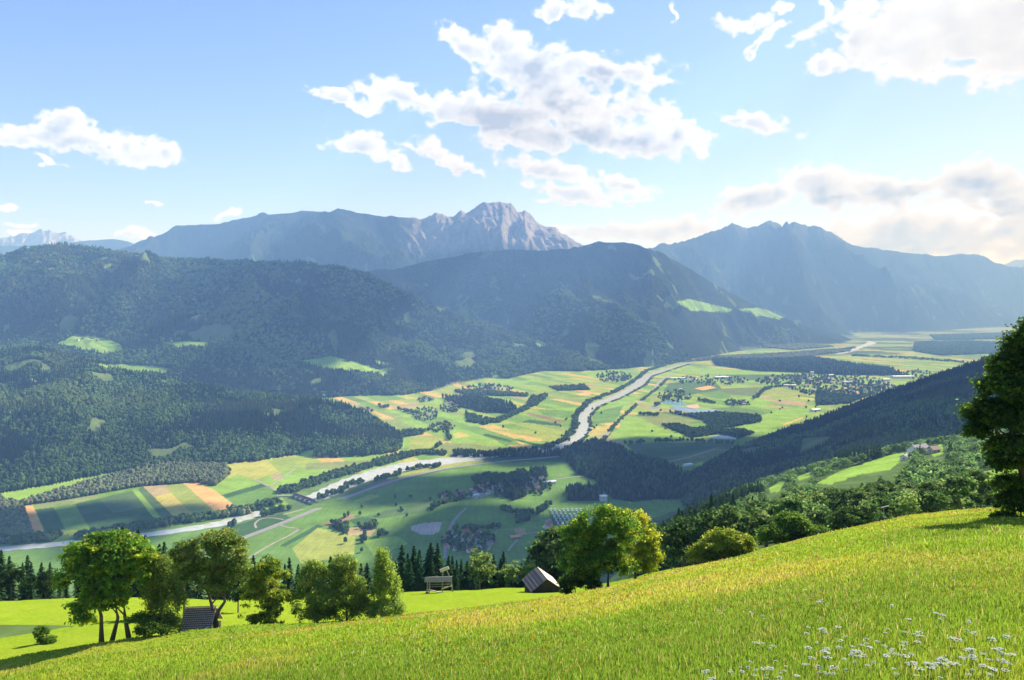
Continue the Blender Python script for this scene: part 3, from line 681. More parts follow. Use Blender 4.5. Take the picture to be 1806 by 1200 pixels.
def bake_trees(kinds, P, H, W, colr):
    """P (n,3) base points, H heights, W crown widths, colr (n,3)"""
    Vs, Fs, Cs = [], [], []; off = 0
    for k in set(kinds):
        sel = np.where(kinds == k)[0]
        for ti, (TV, TF) in enumerate(TPL[k]):
            s = sel[ti::len(TPL[k])]
            if len(s) == 0: continue
            a = rng.uniform(0, 6.28, len(s)); ca, sa = np.cos(a), np.sin(a)
            n = len(TV)
            x = TV[None, :, 0] * W[s][:, None]; y = TV[None, :, 1] * W[s][:, None]
            vx = x * ca[:, None] - y * sa[:, None] + P[s, 0][:, None]; vy = x * sa[:, None] + y * ca[:, None] + P[s, 1][:, None]
            vz = TV[None, :, 2] * H[s][:, None] + P[s, 2][:, None]
            Vs.append(np.stack([vx, vy, vz], -1).reshape(-1, 3))
            Fs.append((TF[None] + (np.arange(len(s)) * n)[:, None, None] + off).reshape(-1, 3)); off += len(s) * n
            Cs.append((colr[s][:, None, :] * rng.uniform(.85, 1.15, (len(s), n, 1))).reshape(-1, 3))
    return np.concatenate(Vs), np.concatenate(Fs), np.concatenate(Cs)
def tree_cols(kind, n, Y=None):
    base = {'c': (.018, .036, .013), 'd': (.048, .085, .02), 'w': (.135, .16, .075), 'b': (.06, .10, .02)}[kind]
    c = np.array(base)[None] * rng.uniform(.68, 1.35, (n, 1)) * (1 + rng.uniform(-.12, .12, (n, 3)))
    return c
kinds, PP, HH, WW, CC = [], [], [], [], []
def push(k, P, H, W, C):
    kinds.append(np.array([k] * len(P))); PP.append(P); HH.append(H); WW.append(W); CC.append(C)
# wooded slopes: spacing grows with distance, as crowns merge into clumps
def slope_points(Y0, Y1, k, u0, u1, smin):
    n = int((u1 - u0) * math.log(Y1 / Y0) / (k * k))
    u = rng.uniform(u0, u1, n); y = Y0 * (Y1 / Y0) ** rng.uniform(0, 1, n)
    keep = rng.uniform(0, 1, n) < np.minimum(1, (k * y / smin) ** 2)
    return u[keep] * y[keep], y[keep]
X, Y = slope_points(1300, 7000, .0031, -.75, .75, 7.5)
z, lay = land(X, Y)
c, fo, ro, px, py, fl = colour_land(X, Y, z, lay)
keep = (fo > .5) & (lay != 20) & (py > 380)
# only keep trees on faces turned towards the valley or near crests
X, Y, z, lay, px, py = X[keep], Y[keep], z[keep], lay[keep], px[keep], py[keep]
dec = fbm(X / 260, Y / 260, 3, 44) + rng.uniform(-.16, .16, len(X)) > np.where(lay == 9, .62, .48)
sc = np.maximum(1, .0031 * Y / 8.5)
for k, mm in (('c', ~dec), ('d', dec)):
    n = mm.sum(); s = sc[mm]
    H = (rng.uniform(15, 27, n) if k == 'c' else rng.uniform(11, 19, n)) * (0.65 + .35 * s)
    W = (rng.uniform(6.5, 11, n) if k == 'c' else rng.uniform(8, 16, n)) * s
    lf = fbm(X[mm] / 420, Y[mm] / 420, 4, 171)[:, None]; ol = sstep(.5, .68, fbm(X[mm] / 240, Y[mm] / 240, 3, 172))[:, None]
    push(k, np.stack([X[mm], Y[mm], z[mm] - 1.5], 1), H, W, tree_cols(k, n) * (1.2 if k == 'd' else 1.0) * (.55 + .95 * lf) * (1 - .5 * ol) + ol * np.array((.06, .075, .02)) * .9)
nslope = len(X)
# floor woods and belts
def poly_pts(poly, sp):
    W = np.array([gpt(max(min(p[0], 3000), -1500), p[1]) for p in poly])
    x0, y0 = W.min(0); x1, y1 = W.max(0)
    n = int((x1 - x0) * (y1 - y0) / sp ** 2); n = min(n, 120000)
    x = rng.uniform(x0, x1, n); y = rng.uniform(y0, y1, n)
    m = inpoly(x, y, W); return x[m], y[m]
for k, poly in WOODS:
    ym = np.mean([gpt(*p)[1] for p in poly]); sp = max(7.5, .0032 * ym)
    x, y = poly_pts(poly, sp); n = len(x)
    if n == 0: continue
    z, _ = land(x, y); z = np.maximum(z, 0); s = max(1, sp / 9)
    if k == 'c':
        mm = rng.uniform(0, 1, n) < .75
        for kk, q in (('c', mm), ('d', ~mm)):
            push(kk, np.stack([x, y, z], 1)[q], rng.uniform(16, 25, q.sum()) * (.6 + .4 * s), rng.uniform(8, 11, q.sum()) * s, tree_cols(kk, q.sum()))
    else:
        push('d', np.stack([x, y, z], 1), rng.uniform(8, 15, n) * (.7 + .3 * s), rng.uniform(8, 12, n) * s, tree_cols(k, n))
for k, wd, sp, line in BELTS:
    W = np.array([gpt(*p) for p in line]); d = np.hypot(*(W[1:] - W[:-1]).T); tot = d.sum()
    sp2 = max(sp, .0026 * W[:, 1].mean()); n = int(tot * wd / sp2 ** 2 * 1.15) + 2
    t = rng.uniform(0, tot, n); cs = np.concatenate([[0], np.cumsum(d)])
    i = np.clip(np.searchsorted(cs, t) - 1, 0, len(d) - 1); f = (t - cs[i]) / d[i]
    p = W[i] * (1 - f)[:, None] + W[i + 1] * f[:, None]; dr = (W[i + 1] - W[i]) / d[i][:, None]
    o = rng.normal(0, .30, n).clip(-.6, .6) * wd; p = p + np.stack([-dr[:, 1], dr[:, 0]], 1) * o[:, None]
    s = max(1, sp2 / 9)
    g = vnoise(p[:, 0] / 50, p[:, 1] / 50, 9) > .25
    p = p[g]; n = len(p)
    push('d', np.concatenate([p, np.zeros((n, 1))], 1), rng.uniform(8, 17, n) * (.45 if k == 'l' else 1) * (.7 + .3 * s), rng.uniform(8, 13, n) * (.7 if k == 'l' else 1) * s, tree_cols('w' if k == 'w' else 'd', n) * 1.15)
# village and field trees
def ell(cx, cy, rx, ry, n, h0=7, h1=14, kk='d'):
    a = rng.uniform(0, 6.283, n); r = np.sqrt(rng.uniform(0, 1, n))
    P = np.array([(*gpt(cx + rx * math.cos(q) * s, cy + ry * math.sin(q) * s), 0) for q, s in zip(a, r)])
    s = np.maximum(1, P[:, 1] / 3500)
    push(kk, P, rng.uniform(h0, h1, n) * s, rng.uniform(7, 11, n) * s, tree_cols('d', n))
VILL = [(825,955,46,20,110),(800,877,26,8,30),(905,862,70,18,170),(750,732,24,12,70),(750,706,16,5,20),(795,719,20,10,60),(860,688,46,8,110),(1082,666,34,9,110),(780,755,22,9,50),
        (1255,672,70,9,90),(1480,682,90,20,420),(1400,672,70,10,150),(1615,662,30,7,40),(1300,712,25,6,50),(1190,700,30,10,60),(1540,690,60,16,160),(140,602,30,6,16),(645,727,14,4,10),(1000,760,90,30,10),(1200,770,60,20,8),(1400,720,50,20,10),
        (620,930,60,40,5),(700,900,80,25,8),(1060,720,30,20,6),(880,735,50,25,6)]
for v in VILL:
    if v[1] > 610: ell(*v)
K = np.concatenate(kinds); P = np.concatenate(PP); H = np.concatenate(HH); Wd = np.concatenate(WW); C = np.concatenate(CC)
print('forest trees', len(P), 'on slopes', nslope)
V, F, C = bake_trees(K, P, H, Wd, C)
forest = link('forest', mesh_np('forest', V, F, [FORM], C))
tag(forest, kind='stuff')
del V, F, C, X, Y, z
# ------------------------------------------------------------------ the meadow we stand on
# per column (px): rim distance, rim row, lower edge distance, lower edge row
MT = {-600:(66,1215,140,1080), 0:(70,1163,142,1062), 200:(72,1131,146,1056), 420:(76,1104,142,1060), 560:(80,1098,141,1055), 720:(84,1086,138,1045), 850:(86,1072,135,1041), 1000:(88,1051,132,1037),
      1080:(88,1037,112,1028), 1150:(88,1015,96,1012), 1300:(90,984,98,982), 1450:(95,944,103,942), 1600:(105,911,113,909), 1760:(112,896,120,894), 1850:(112,893,120,891), 2600:(112,850,120,848)}
MK = sorted(MT); MA = np.array([MT[k] for k in MK], float)
def meadow_z(X, Y):
    X = np.asarray(X, float); Y = np.asarray(Y, float)
    px = CX + FP * X / np.maximum(Y, 4.0)
    yr, pr, ye, pe = [np.interp(px, MK, MA[:, i]) for i in range(4)]
    zr = (HY - pr) / FP * yr; ze = (HY - pe) / FP * ye
    z4 = -1.6 + .14 * 4 * np.clip((px - CX) / FP, -1.3, 1.3) - .33 * np.minimum(Y, 4)
    z4 = np.where(Y < 4, -1.6 + .14 * np.clip(X, -5.2, 5.2) - .33 * Y, z4)
    yd = yr + 7; zd = (HY - (pr + 7 * (np.clip((ye - yr - 12) / 30, 0, 1)))) / FP * yd
    yf = ye + 22; zf = ze - 14
    t = np.clip((Y - 4) / (yr - 4), 0, 1)
    z = z4 + (zr - z4) * t
    z = z - 1.6 * sstep(760, 250, px) / .067 * t ** 5 * (1 - t)
    z = z + 0.06 * (zr - z4) * (t - t ** 2) * -1.0                 # slightly domed
    z = np.where(Y > yr, zr + (zd - zr) * np.clip((Y - yr) / (yd - yr), 0, 1), z)
    z = np.where(Y > yd, zd + (ze - zd) * np.clip((Y - yd) / np.maximum(ye - yd, 1), 0, 1), z)
    z = np.where(Y > ye, ze + (zf - ze) * np.clip((Y - ye) / (yf - ye), 0, 1) ** 1.3, z)
    z = np.where(Y > yf, zf - (Y - yf) * 0.9, z)
    z = z + (fbm(X / 9 + 50, Y / 9 + 50, 3, 14) - .5) * 0.55 * sstep(5, 25, Y) + (fbm(X / 1.3 + 90, Y / 1.3 + 90, 2, 15) - .5) * 0.12 * sstep(2, 8, Y)
    return z + HZ
def mz(x, y): return float(meadow_z(np.array([x]), np.array([y]))[0])
def gz(x, y):
    a = mz(x, y); b = float(land(np.array([x]), np.array([y]))[0][0])
    return a if y < 100 else max(a, b)
def on_ground(px, py, y0=3.0, y1=200.0):
    """where the ray through a photograph pixel first meets the meadow"""
    ys = np.exp(np.linspace(math.log(y0), math.log(y1), 1500)); xs = (px - CX) / FP * ys
    d = meadow_z(xs, ys) - zpy(py, ys)
    i = np.argmax(d > 0)
    if not (d > 0).any(): return None
    return xs[i], ys[i], float(meadow_z(xs[i:i+1], ys[i:i+1])[0])
us = np.concatenate([np.linspace(-5, -1.25, 70, endpoint=False), np.linspace(-1.25, 1.25, 620), np.linspace(1.25, 5, 71)[1:]]); ys = np.concatenate([np.exp(np.linspace(math.log(.5), math.log(60), 230, endpoint=False)), np.linspace(60, 185, 190)])
UU, YY = np.meshgrid(us, ys); mx_ = (UU * YY).ravel(); my_ = YY.ravel()
nr, nc = YY.shape; idx = np.arange(nr * nc).reshape(nr, nc)
q1 = np.stack([idx[:-1, :-1], idx[:-1, 1:], idx[1:, 1:], idx[1:, :-1]], -1).reshape(-1, 4)
V1 = np.stack([mx_, my_, meadow_z(mx_, my_)], 1)
gx2, gy2 = np.meshgrid(np.linspace(-140, 160, 150), np.linspace(-80, 110, 96)); x2 = gx2.ravel(); y2 = gy2.ravel()
V2 = np.stack([x2, y2, meadow_z(x2, np.maximum(y2, -80)) - 0.06], 1)
V2[(np.abs(x2) < 4.2 * y2 - 10), 2] -= .35
idx2 = np.arange(gx2.size).reshape(gx2.shape) + len(V1)
q2 = np.stack([idx2[:-1, :-1], idx2[:-1, 1:], idx2[1:, 1:], idx2[1:, :-1]], -1).reshape(-1, 4)
VV = np.concatenate([V1, V2]); X, Y = VV[:, 0], VV[:, 1]
def meadow_col(X, Y):
    n1 = fbm(X / 7, Y / 16 + 9, 4, 23)[:, None]; n2 = fbm(X / 1.6, Y / 2.6, 3, 24)[:, None]; n3 = fbm(X / 26 + 3, Y / 20, 3, 25)[:, None]
    a = np.array((.215, .305, .026)); b = np.array((.30, .335, .036)); c_ = np.array((.40, .30, .08)); d_ = np.array((.085, .17, .022))
    pxx = CX + FP * X / np.maximum(Y, .5)
    low = (sstep(0, 4, Y - np.interp(pxx, MK, MA[:, 0])) * sstep(60, 70, Y))[:, None]
    col = a * (1 - sstep(.42, .62, n1)) + b * sstep(.42, .62, n1)
    col = col * (1 - .4 * sstep(.56, .72, n2 * .6 + n1 * .4)) + c_ * .4 * sstep(.56, .72, n2 * .6 + n1 * .4)
    k = sstep(.55, .75, 1 - n3) * .45
    col = col * (1 - k) + d_ * k
    mown = np.array((.23, .33, .02)) * (1 + .12 * (n2 - .5))
    return col * (1 - low * .85) + mown * low * .85
m, t = new_mat('meadow_ground')
tcn = node(t, 'ShaderNodeTexCoord').outputs['Object']
n = node(t, 'ShaderNodeTexNoise', {'Vector': tcn, 'Scale': 2.4, 'Detail': 9.0, 'Roughness': 0.72}).outputs[0]
hs = node(t, 'ShaderNodeHueSaturation', {'Color': attr_col(t).outputs['Color'], 'Value': mrange(t, n, .32, .68, .72, 1.28)})
n2 = node(t, 'ShaderNodeTexNoise', {'Vector': tcn, 'Scale': 9.0, 'Detail': 6.0, 'Roughness': 0.75}).outputs[0]
bp = node(t, 'ShaderNodeBump', {'Height': n2, 'Strength': 0.8, 'Distance': 0.12}).outputs[0]
finish(t, node(t, 'ShaderNodeBsdfDiffuse', {'Color': hs.outputs[0], 'Normal': bp}).outputs[0])
meadow = link('meadow', mesh_np('meadow', VV, np.concatenate([q1, q2]), [m], meadow_col(X, Y), smooth=True)); tag(meadow, kind='structure')
# grass: blades in tufts, finer near the eye
GRM = leaf_mat('grass_blades', 0.35)
def grass_np(N, Y0, Y1, hmin, hmax, seed, blades=4):
    r = np.random.default_rng(seed)
    u = r.uniform(-.78, .78, N); y = Y0 * (Y1 / Y0) ** (r.uniform(0, 1, N) ** 0.8); x = u * y
    pxx = CX + FP * u; k = y < np.interp(pxx, MK, MA[:, 0]) + 1.5
    x, y = x[k], y[k]
    x = np.repeat(x, blades) + 0; y = np.repeat(y, blades); n = len(x)
    sp = .05 + .004 * y
    x = x + r.normal(0, 1, n) * sp; y = np.maximum(y + r.normal(0, 1, n) * sp, 1.5)
    z = meadow_z(x, y)
    tall = fbm(x / 3, y / 3, 2, 88)
    h = r.uniform(hmin, hmax, n) ** 1.0 * (.35 + .9 * tall) * (1 + .1 * np.minimum(y, 30) / 30); wd = np.maximum(.004, .0007 * y) * r.uniform(.7, 1.3, n)
    a = r.uniform(0, 6.28, n); lean = r.uniform(.05, .45, n) * h; la = r.uniform(0, 6.28, n)
    dx, dy = np.cos(a) * wd, np.sin(a) * wd; lx, ly = np.cos(la) * lean, np.sin(la) * lean
    V = np.stack([np.stack([x - dx, y - dy, z - .03], 1), np.stack([x + dx, y + dy, z - .03], 1),
                  np.stack([x + lx * .45 + dx * .7, y + ly * .45 + dy * .7, z + h * .6], 1), np.stack([x + lx * .45 - dx * .7, y + ly * .45 - dy * .7, z + h * .6], 1),
                  np.stack([x + lx, y + ly, z + h], 1)], 1).reshape(-1, 3)
    b = (np.arange(n) * 5)[:, None]
    c = meadow_col(x, y) * r.uniform(.6, 1.4, (n, 1)) * (1 + r.uniform(-.12, .12, (n, 3)))
    if seed == 3: wd *= .6
    dry = r.uniform(0, 1, n) < (.7 if seed == 3 else .035) + .09 * sstep(.5, .7, fbm(x / 7, y / 16 + 9, 4, 23))
    c[dry] = np.array((.42, .36, .12)) * r.uniform(.7, 1.1, (dry.sum(), 1))
    return V, b + np.array([[0, 1, 2, 3]]), b + np.array([[3, 2, 4]]), np.repeat(c, 5, 0)
Vs, Q, T3, Cs = [], [], [], []; off = 0
for args in ((66000, 2.6, 16, .045, .14, 1, 6), (85000, 11, 112, .06, .14, 2, 4), (3200, 3, 90, .13, .25, 3, 2)):
    v, q, t3, c = grass_np(*args); Vs.append(v); Q.append(q + off); T3.append(t3 + off); Cs.append(c); off += len(v)
grass = link('grass', mesh_np('grass', np.concatenate(Vs), [np.concatenate(Q), np.concatenate(T3)], [GRM], np.concatenate(Cs))); tag(grass, kind='stuff')
# small yellow, orange and reddish flowers nobody could count
r = np.random.default_rng(8); N = 20000
u = r.uniform(-.35, .72, N) ; y = 3.2 * (100 / 3.2) ** r.uniform(0, 1, N); x = u * y
k = (fbm(x / 2.2, y / 4, 3, 52) > .53) & (y < np.interp(CX + FP * u, MK, MA[:, 0])); x, y = x[k], y[k]; n = len(x)
z = meadow_z(x, y) + r.uniform(.08, .22, n); s = np.maximum(.007, .0008 * y) * r.uniform(.6, 1.4, n)
pal = np.array([(.75, .45, .03), (.80, .62, .05), (.50, .22, .05), (.78, .75, .60), (.42, .24, .14)]); c = pal[r.choice(5, n, p=[.33, .3, .12, .15, .10])]
O = np.array([[1, 0, 0], [0, 1, 0], [-1, 0, 0], [0, -1, 0], [0, 0, .7], [0, 0, -.7]])
V = (O[None] * s[:, None, None] + np.stack([x, y, z], 1)[:, None]).reshape(-1, 3)
Fo = np.array([[0,1,4],[1,2,4],[2,3,4],[3,0,4],[1,0,5],[2,1,5],[3,2,5],[0,3,5]])
fl = link('meadow_flowers', mesh_np('meadow_flowers', V, (Fo[None] + (np.arange(n) * 6)[:, None, None]).reshape(-1, 3), [leaf_mat('petals', .3)], np.repeat(c, 6, 0))); tag(fl, kind='stuff')

def petal_mat():
    m, t = new_mat('umbel_white'); c = (.95, .95, .88, 1)
    finish(t, node(t, 'ShaderNodeMixShader', {0: .7, 1: node(t, 'ShaderNodeBsdfDiffuse', {'Color': c}).outputs[0], 2: node(t, 'ShaderNodeBsdfTranslucent', {'Color': c}).outputs[0]}).outputs[0]); return m
# white umbels, countable near the eye
def copy_tree(o, parent=None):
    c = o.copy(); COL.objects.link(c); c.parent = parent
    for ch in o.children: copy_tree(ch, c)
    return c
def empty(name, loc=(0, 0, 0), label=None, cat=None, group=None):
    o = bpy.data.objects.new(name, None); COL.objects.link(o); o.location = loc; o.empty_display_size = .5
    return tag(o, label, cat, group)
STEM = simple_mat('stem', (.16, .26, .05), .8); WHITE = petal_mat()
protos = []
for s in range(3):
    rr = random.Random(s); e = empty('wild_flower')
    h = .20 + .05 * s; mb = MB(); mb.tube([(0, 0, -.03), (.01, .01, h * .5), (.03 * s, .02, h)], [.004, .003, .003], 5)
    hd = MB(); top = (.03 * s, .02, h)
    for k in range(17):
        a = rr.uniform(0, 6.28); q = .055 * math.sqrt(rr.random()); p = (top[0] + q * math.cos(a), top[1] + q * math.sin(a), top[2] + .045 - q * .25 + rr.uniform(-.004, .004))
        mb.tube([top, p], [.0018, .0014], 3, cap=False)
        n6 = 6; rad = rr.uniform(.010, .015)
        V = [(p[0] + rad * math.cos(i * 1.047), p[1] + rad * math.sin(i * 1.047), p[2]) for i in range(6)] + [(p[0], p[1], p[2] + .009)] + [(p[0], p[1], p[2] - .006)]
        hd.add(V, [(i, (i + 1) % 6, 6) for i in range(6)] + [((i + 1) % 6, i, 7) for i in range(6)])
    mb.build('stem', STEM, e); hd.build('flower_head', WHITE, e); protos.append(e)
rr = random.Random(4); cnt = 0; used = set()
fz = [(1500,1150,110,30,26),(1320,1178,40,18,8),(1640,1110,80,26,14),(1745,1150,50,30,16),(1460,1115,40,14,8),(1250,1190,24,8,6),(1400,1175,120,22,12),(1680,1180,110,15,12),(1340,1130,30,10,5)]
fz += [(1580,1165,220,36,40),(1430,1060,200,40,10)]
for (cx_, cy_, rx_, ry_, n_) in fz:
    for k in range(n_):
        a = rr.uniform(0, 6.28); q = math.sqrt(rr.random()); pt = on_ground(cx_ + rx_ * q * math.cos(a), cy_ + ry_ * q * math.sin(a) + 28)
        if pt is None: continue
        s = rr.randrange(3); o = protos[s] if s not in used else copy_tree(protos[s]); used.add(s)
        o.location = pt; o.rotation_euler = (rr.uniform(-.15, .15), rr.uniform(-.15, .15), rr.uniform(0, 6.28)); sc_ = rr.uniform(.35, .8); o.scale = (sc_,) * 3
        tag(o, 'white umbel flower on a thin green stem in the flowery grass at the lower right', 'wild flower', 'white umbel flowers in the meadow')

# ------------------------------------------------------------------ near trees
def leaf_cloud(lobes, n, leaf, cols, seed, flat=0.5, gap=.30, clump=.55, nclump=None):
    """lobes: (x,y,z,rx,ry,rz); leaves gathered in clumps through the lobes, mostly near their surface"""
    r = np.random.default_rng(seed)
    L_ = np.array(lobes, float); wgt = (L_[:, 3] * L_[:, 5]) ** 1.0; wgt /= wgt.sum()
    nc_ = nclump or max(30, n // 34)
    li = r.choice(len(L_), nc_, p=wgt); d = r.normal(size=(nc_, 3)); d /= np.linalg.norm(d, axis=1)[:, None]
    d[:, 2] = np.where(d[:, 2] < -.3, -d[:, 2] * .8, d[:, 2])
    rad = r.uniform(.25, 1.0, nc_) ** .45
    C = L_[li, :3] + d * L_[li, 3:6] * rad[:, None]
    g = fbm(C[:, 0] / (clump * 3) + seed, C[:, 2] / (clump * 3) + C[:, 1] * .4, 2, seed) > gap
    C = C[g]; d = d[g]; nc_ = len(C)
    cr = clump * r.uniform(.55, 1.3, nc_)
    ci = r.integers(0, nc_, n)
    o = r.normal(size=(n, 3)) * .5; o[:, 2] *= flat
    P_ = C[ci] + o * cr[ci][:, None]
    nrm = d[ci] * .7 + r.normal(size=(n, 3)) * .75 + np.array([0, 0, .5]); nrm /= np.linalg.norm(nrm, axis=1)[:, None]
    t1 = np.cross(nrm, r.normal(size=(n, 3))); t1 /= np.linalg.norm(t1, axis=1)[:, None]; t2 = np.cross(nrm, t1)
    s = leaf * r.uniform(.6, 1.35, n)[:, None]
    V = np.stack([P_ - t1 * s, P_ - t2 * s * .55 + nrm * s * .15, P_ + t1 * s, P_ + t2 * s * .55 + nrm * s * .15], 1).reshape(-1, 3)
    cols = np.array(cols); cc = cols[r.integers(0, len(cols), nc_)][ci] * r.uniform(.75, 1.3, (n, 1))
    return V, np.arange(n * 4).reshape(-1, 4), np.repeat(cc, 4, 0), C
LEAFM = leaf_mat('tree_leaves', 0.52, 1.6); BARK = simple_mat('bark', (.16, .12, .09), .9, .35, 4.0, bump=.05, stretch=(1, 1, .25)); BARKL = simple_mat('pale_bark', (.36, .31, .24), .9, .4, 3.0, bump=.04, stretch=(1, 1, .4)); NEEDM = leaf_mat('needles', 0.08)
GREEN = dict(night=[(.022,.045,.010),(.032,.062,.012),(.016,.034,.008),(.07,.11,.016)], maple=[(.065,.13,.016),(.085,.15,.018),(.045,.10,.015),(.18,.22,.022)], birch=[(.115,.17,.035),(.15,.20,.035),(.08,.13,.028),(.19,.22,.04)], ash=[(.10,.15,.035),(.13,.17,.04),(.18,.19,.045),(.07,.11,.025)],
             gold=[(.25,.27,.025),(.19,.23,.02),(.31,.27,.03),(.12,.17,.018)], dark=[(.04,.08,.015),(.06,.11,.018),(.035,.07,.012),(.09,.14,.02)], bush=[(.13,.19,.02),(.18,.22,.03),(.08,.13,.018),(.22,.24,.035)])
def photo_tree(name, label, cat, Y, base, lobes, trunks, n, leaf, pal, seed, clump=.55, trunk_r=.16, gap=.28, bark=None, group=None, flat=.5, depth=.85, branches=14, extra=None):
    """base/lobes/trunks given where the photograph shows them, at distance Y; built in metres round the tree's own foot"""
    k = Y / FP; bx = (base[0] - CX) * k; z0 = gz(bx, Y) ; zb = zpy(base[1], Y)
    if abs(z0 - zb) > .8: zb = z0
    e = empty(name, (bx, Y, z0), label, cat, group)
    rr = random.Random(seed)
    def loc(px, py, dy=0): return Vector(((px - CX) * k - bx, dy, zpy(py, Y) - z0))
    LB = []
    for i, l in enumerate(lobes):
        p = loc(l[0], l[1]); rx = l[2] * k; rz = l[3] * k; ry = (rx + rz) / 2 * depth * (l[4] if len(l) > 4 else 1)
        LB.append((p.x, rr.uniform(-.5, .5) * ry, p.z, rx, ry, rz))
    n = int(n * 2.3); leaf *= 1.12
    V, F, C, cl = leaf_cloud(LB, n, leaf, GREEN[pal], seed, gap=gap, clump=clump, flat=flat)
    V[:, 2] = np.maximum(V[:, 2], .03)
    link('crown', mesh_np('crown', V, F, [LEAFM], C), e)
    for ti, tr in enumerate(trunks):
        mb = MB(); pts = [loc(*p) for p in tr]; pts[0].z = -.25
        for j, p in enumerate(pts): p.y = (ti - (len(trunks) - 1) / 2) * .35 * min(1, j + .3)
        nn = len(pts); mb.tube(pts, [trunk_r * (1.35 if j == 0 else 1) * (1 - .75 * j / max(nn - 1, 1)) for j in range(nn)], 8)
        for b in range(branches):
            c = Vector(cl[rr.randrange(len(cl))]); f = rr.uniform(.35, .95); s_ = f * (nn - 1); i = min(int(s_), nn - 2); a = pts[i].lerp(pts[i + 1], s_ - i)
            if c.z < a.z - .2 or (c - a).length > 5: continue
            mid = a.lerp(c, .5) + Vector((0, 0, -.12 * (c - a).length)); r0 = trunk_r * (1 - .75 * f) * .55
            mb.tube([a, mid, c], [r0, r0 * .6, .012], 5, cap=False)
        mb.build('trunk', bark or BARK, e, smooth=True)
    return e
photo_tree('maple_tree', 'broad dark maple with yellow-green top on three leaning trunks, left of the lattice roof', 'tree', 75, (205,1128),
  [(185,1062,40,16),(152,1098,12,12),(190,972,58,30),(145,985,32,30),(240,985,32,28),(215,1035,40,24),(150,1020,42,35),(200,1010,52,45),(240,1015,30,32),(165,1058,26,26),(205,1050,30,20),(146,1088,12,20),(241,1093,11,10),(135,1072,14,10)],
  [[(180,1130),(182,1085),(172,1040),(165,1000)],[(196,1126),(208,1090),(200,1050),(205,985)],[(228,1131),(217,1090),(214,1050),(228,1000)]], 15000, .15, 'maple', 11, clump=.6, trunk_r=.2, gap=.3, flat=.4)
photo_tree('birch_tree', 'narrow drooping birch standing between the three-trunked maple and the lattice roof', 'tree', 76, (285,1122),
  [(280,1008,22,26),(276,1040,30,34),(292,1068,34,36),(285,1100,38,24)], [[(285,1122),(284,1060),(281,990)]], 11000, .085, 'birch', 12, clump=.42, trunk_r=.11, flat=1.5, bark=BARKL)
photo_tree('ash_tree', 'ash tree with crooked forked trunk in front of the lattice roof', 'tree', 80, (383,1115),
  [(352,980,40,36),(395,975,36,42),(345,1015,38,36),(405,1018,30,34),(375,955,34,20),(320,985,20,30),(425,1000,15,30),(385,1035,30,14)],
  [[(383,1115),(381,1092),(388,1074),(398,1060),(396,1035),(392,990)],[(384,1100),(374,1075),(366,1045),(358,1000)]], 13000, .11, 'ash', 13, clump=.5, trunk_r=.24)
photo_tree('rowan_tree', 'loose leafy rowan with low spreading branches right of the crooked ash', 'tree', 82, (474,1110),
  [(474,1005,24,26),(478,1035,42,32),(465,1062,40,26),(490,1080,34,18),(452,1010,20,20),(500,1065,24,30),(440,1092,24,8),(475,1095,40,12),(448,1040,18,18)], [[(474,1110),(475,1060),(474,1000)]], 8500, .12, 'bush', 14, clump=.4, trunk_r=.13, gap=.36, flat=.5)
photo_tree('birch_tree', 'bushy dark birch, left one of the pair right of the rowan', 'tree', 84, (560,1104), [(550,1022,26,30),(556,1055,36,34),(550,1085,38,24)], [[(560,1106),(556,1060),(552,1010)]], 9000, .09, 'birch', 15, clump=.42, trunk_r=.1, flat=1.1)
photo_tree('birch_tree', 'bushy birch with brighter top, right one of the pair left of the pointed birch', 'tree', 85, (612,1102), [(605,1008,26,30),(612,1045,36,36),(605,1080,40,22),(635,1070,18,26)], [[(612,1104),(610,1050),(606,1000)]], 10000, .09, 'birch', 16, clump=.42, trunk_r=.1, flat=1.1)
photo_tree('birch_tree', 'pointed pyramid-shaped birch at the right end of the near tree row', 'tree', 85, (680,1097), [(674,988,9,20),(676,1010,17,26),(679,1045,27,32),(682,1077,36,24)], [[(680,1099),(678,1040),(674,975)]], 11000, .09, 'birch', 17, clump=.38, trunk_r=.11, flat=1.1, bark=BARKL)
photo_tree('linden_tree', 'large green linden with dense round crown just right of the tilted barn roof', 'tree', 84, (1072,1040),
  [(1062,918,44,28),(1030,950,40,32),(1085,940,48,42),(1012,990,30,32),(1060,985,55,38),(1085,1000,45,22),(1030,1018,30,16)], [[(1072,1044),(1073,1000),(1068,940)]], 19000, .12, 'maple', 18, clump=.55, trunk_r=.17, gap=.25)
photo_tree('linden_tree', 'smaller yellowing linden leaning on the right side of the large green one', 'tree', 87, (1120,1034),
  [(1118,925,26,26),(1135,955,28,34),(1142,985,24,28),(1110,960,24,40),(1128,1003,24,16)], [[(1120,1036),(1122,990),(1128,940)]], 10000, .115, 'gold', 19, clump=.5, trunk_r=.14, gap=.28)
photo_tree('shrub', 'low dark hazel shrub under the left side of the large linden', 'shrub', 83, (1015,1048), [(1012,1032,26,16),(1040,1034,24,13),(998,1046,10,8)], [[(1015,1052),(1014,1030)]], 3600, .10, 'dark', 20, clump=.35, trunk_r=.06, branches=5)
photo_tree('shrub', 'wide yellow-green bush on the meadow rim, left of the darker bush', 'shrub', 89, (1275,1002), [(1272,955,36,26),(1240,980,28,22),(1305,968,32,26),(1280,980,48,20),(1325,985,16,14)], [[(1275,1006),(1270,970)],[(1262,1004),(1250,975)],[(1290,1002),(1302,968)]], 12000, .11, 'bush', 21, clump=.45, trunk_r=.08)
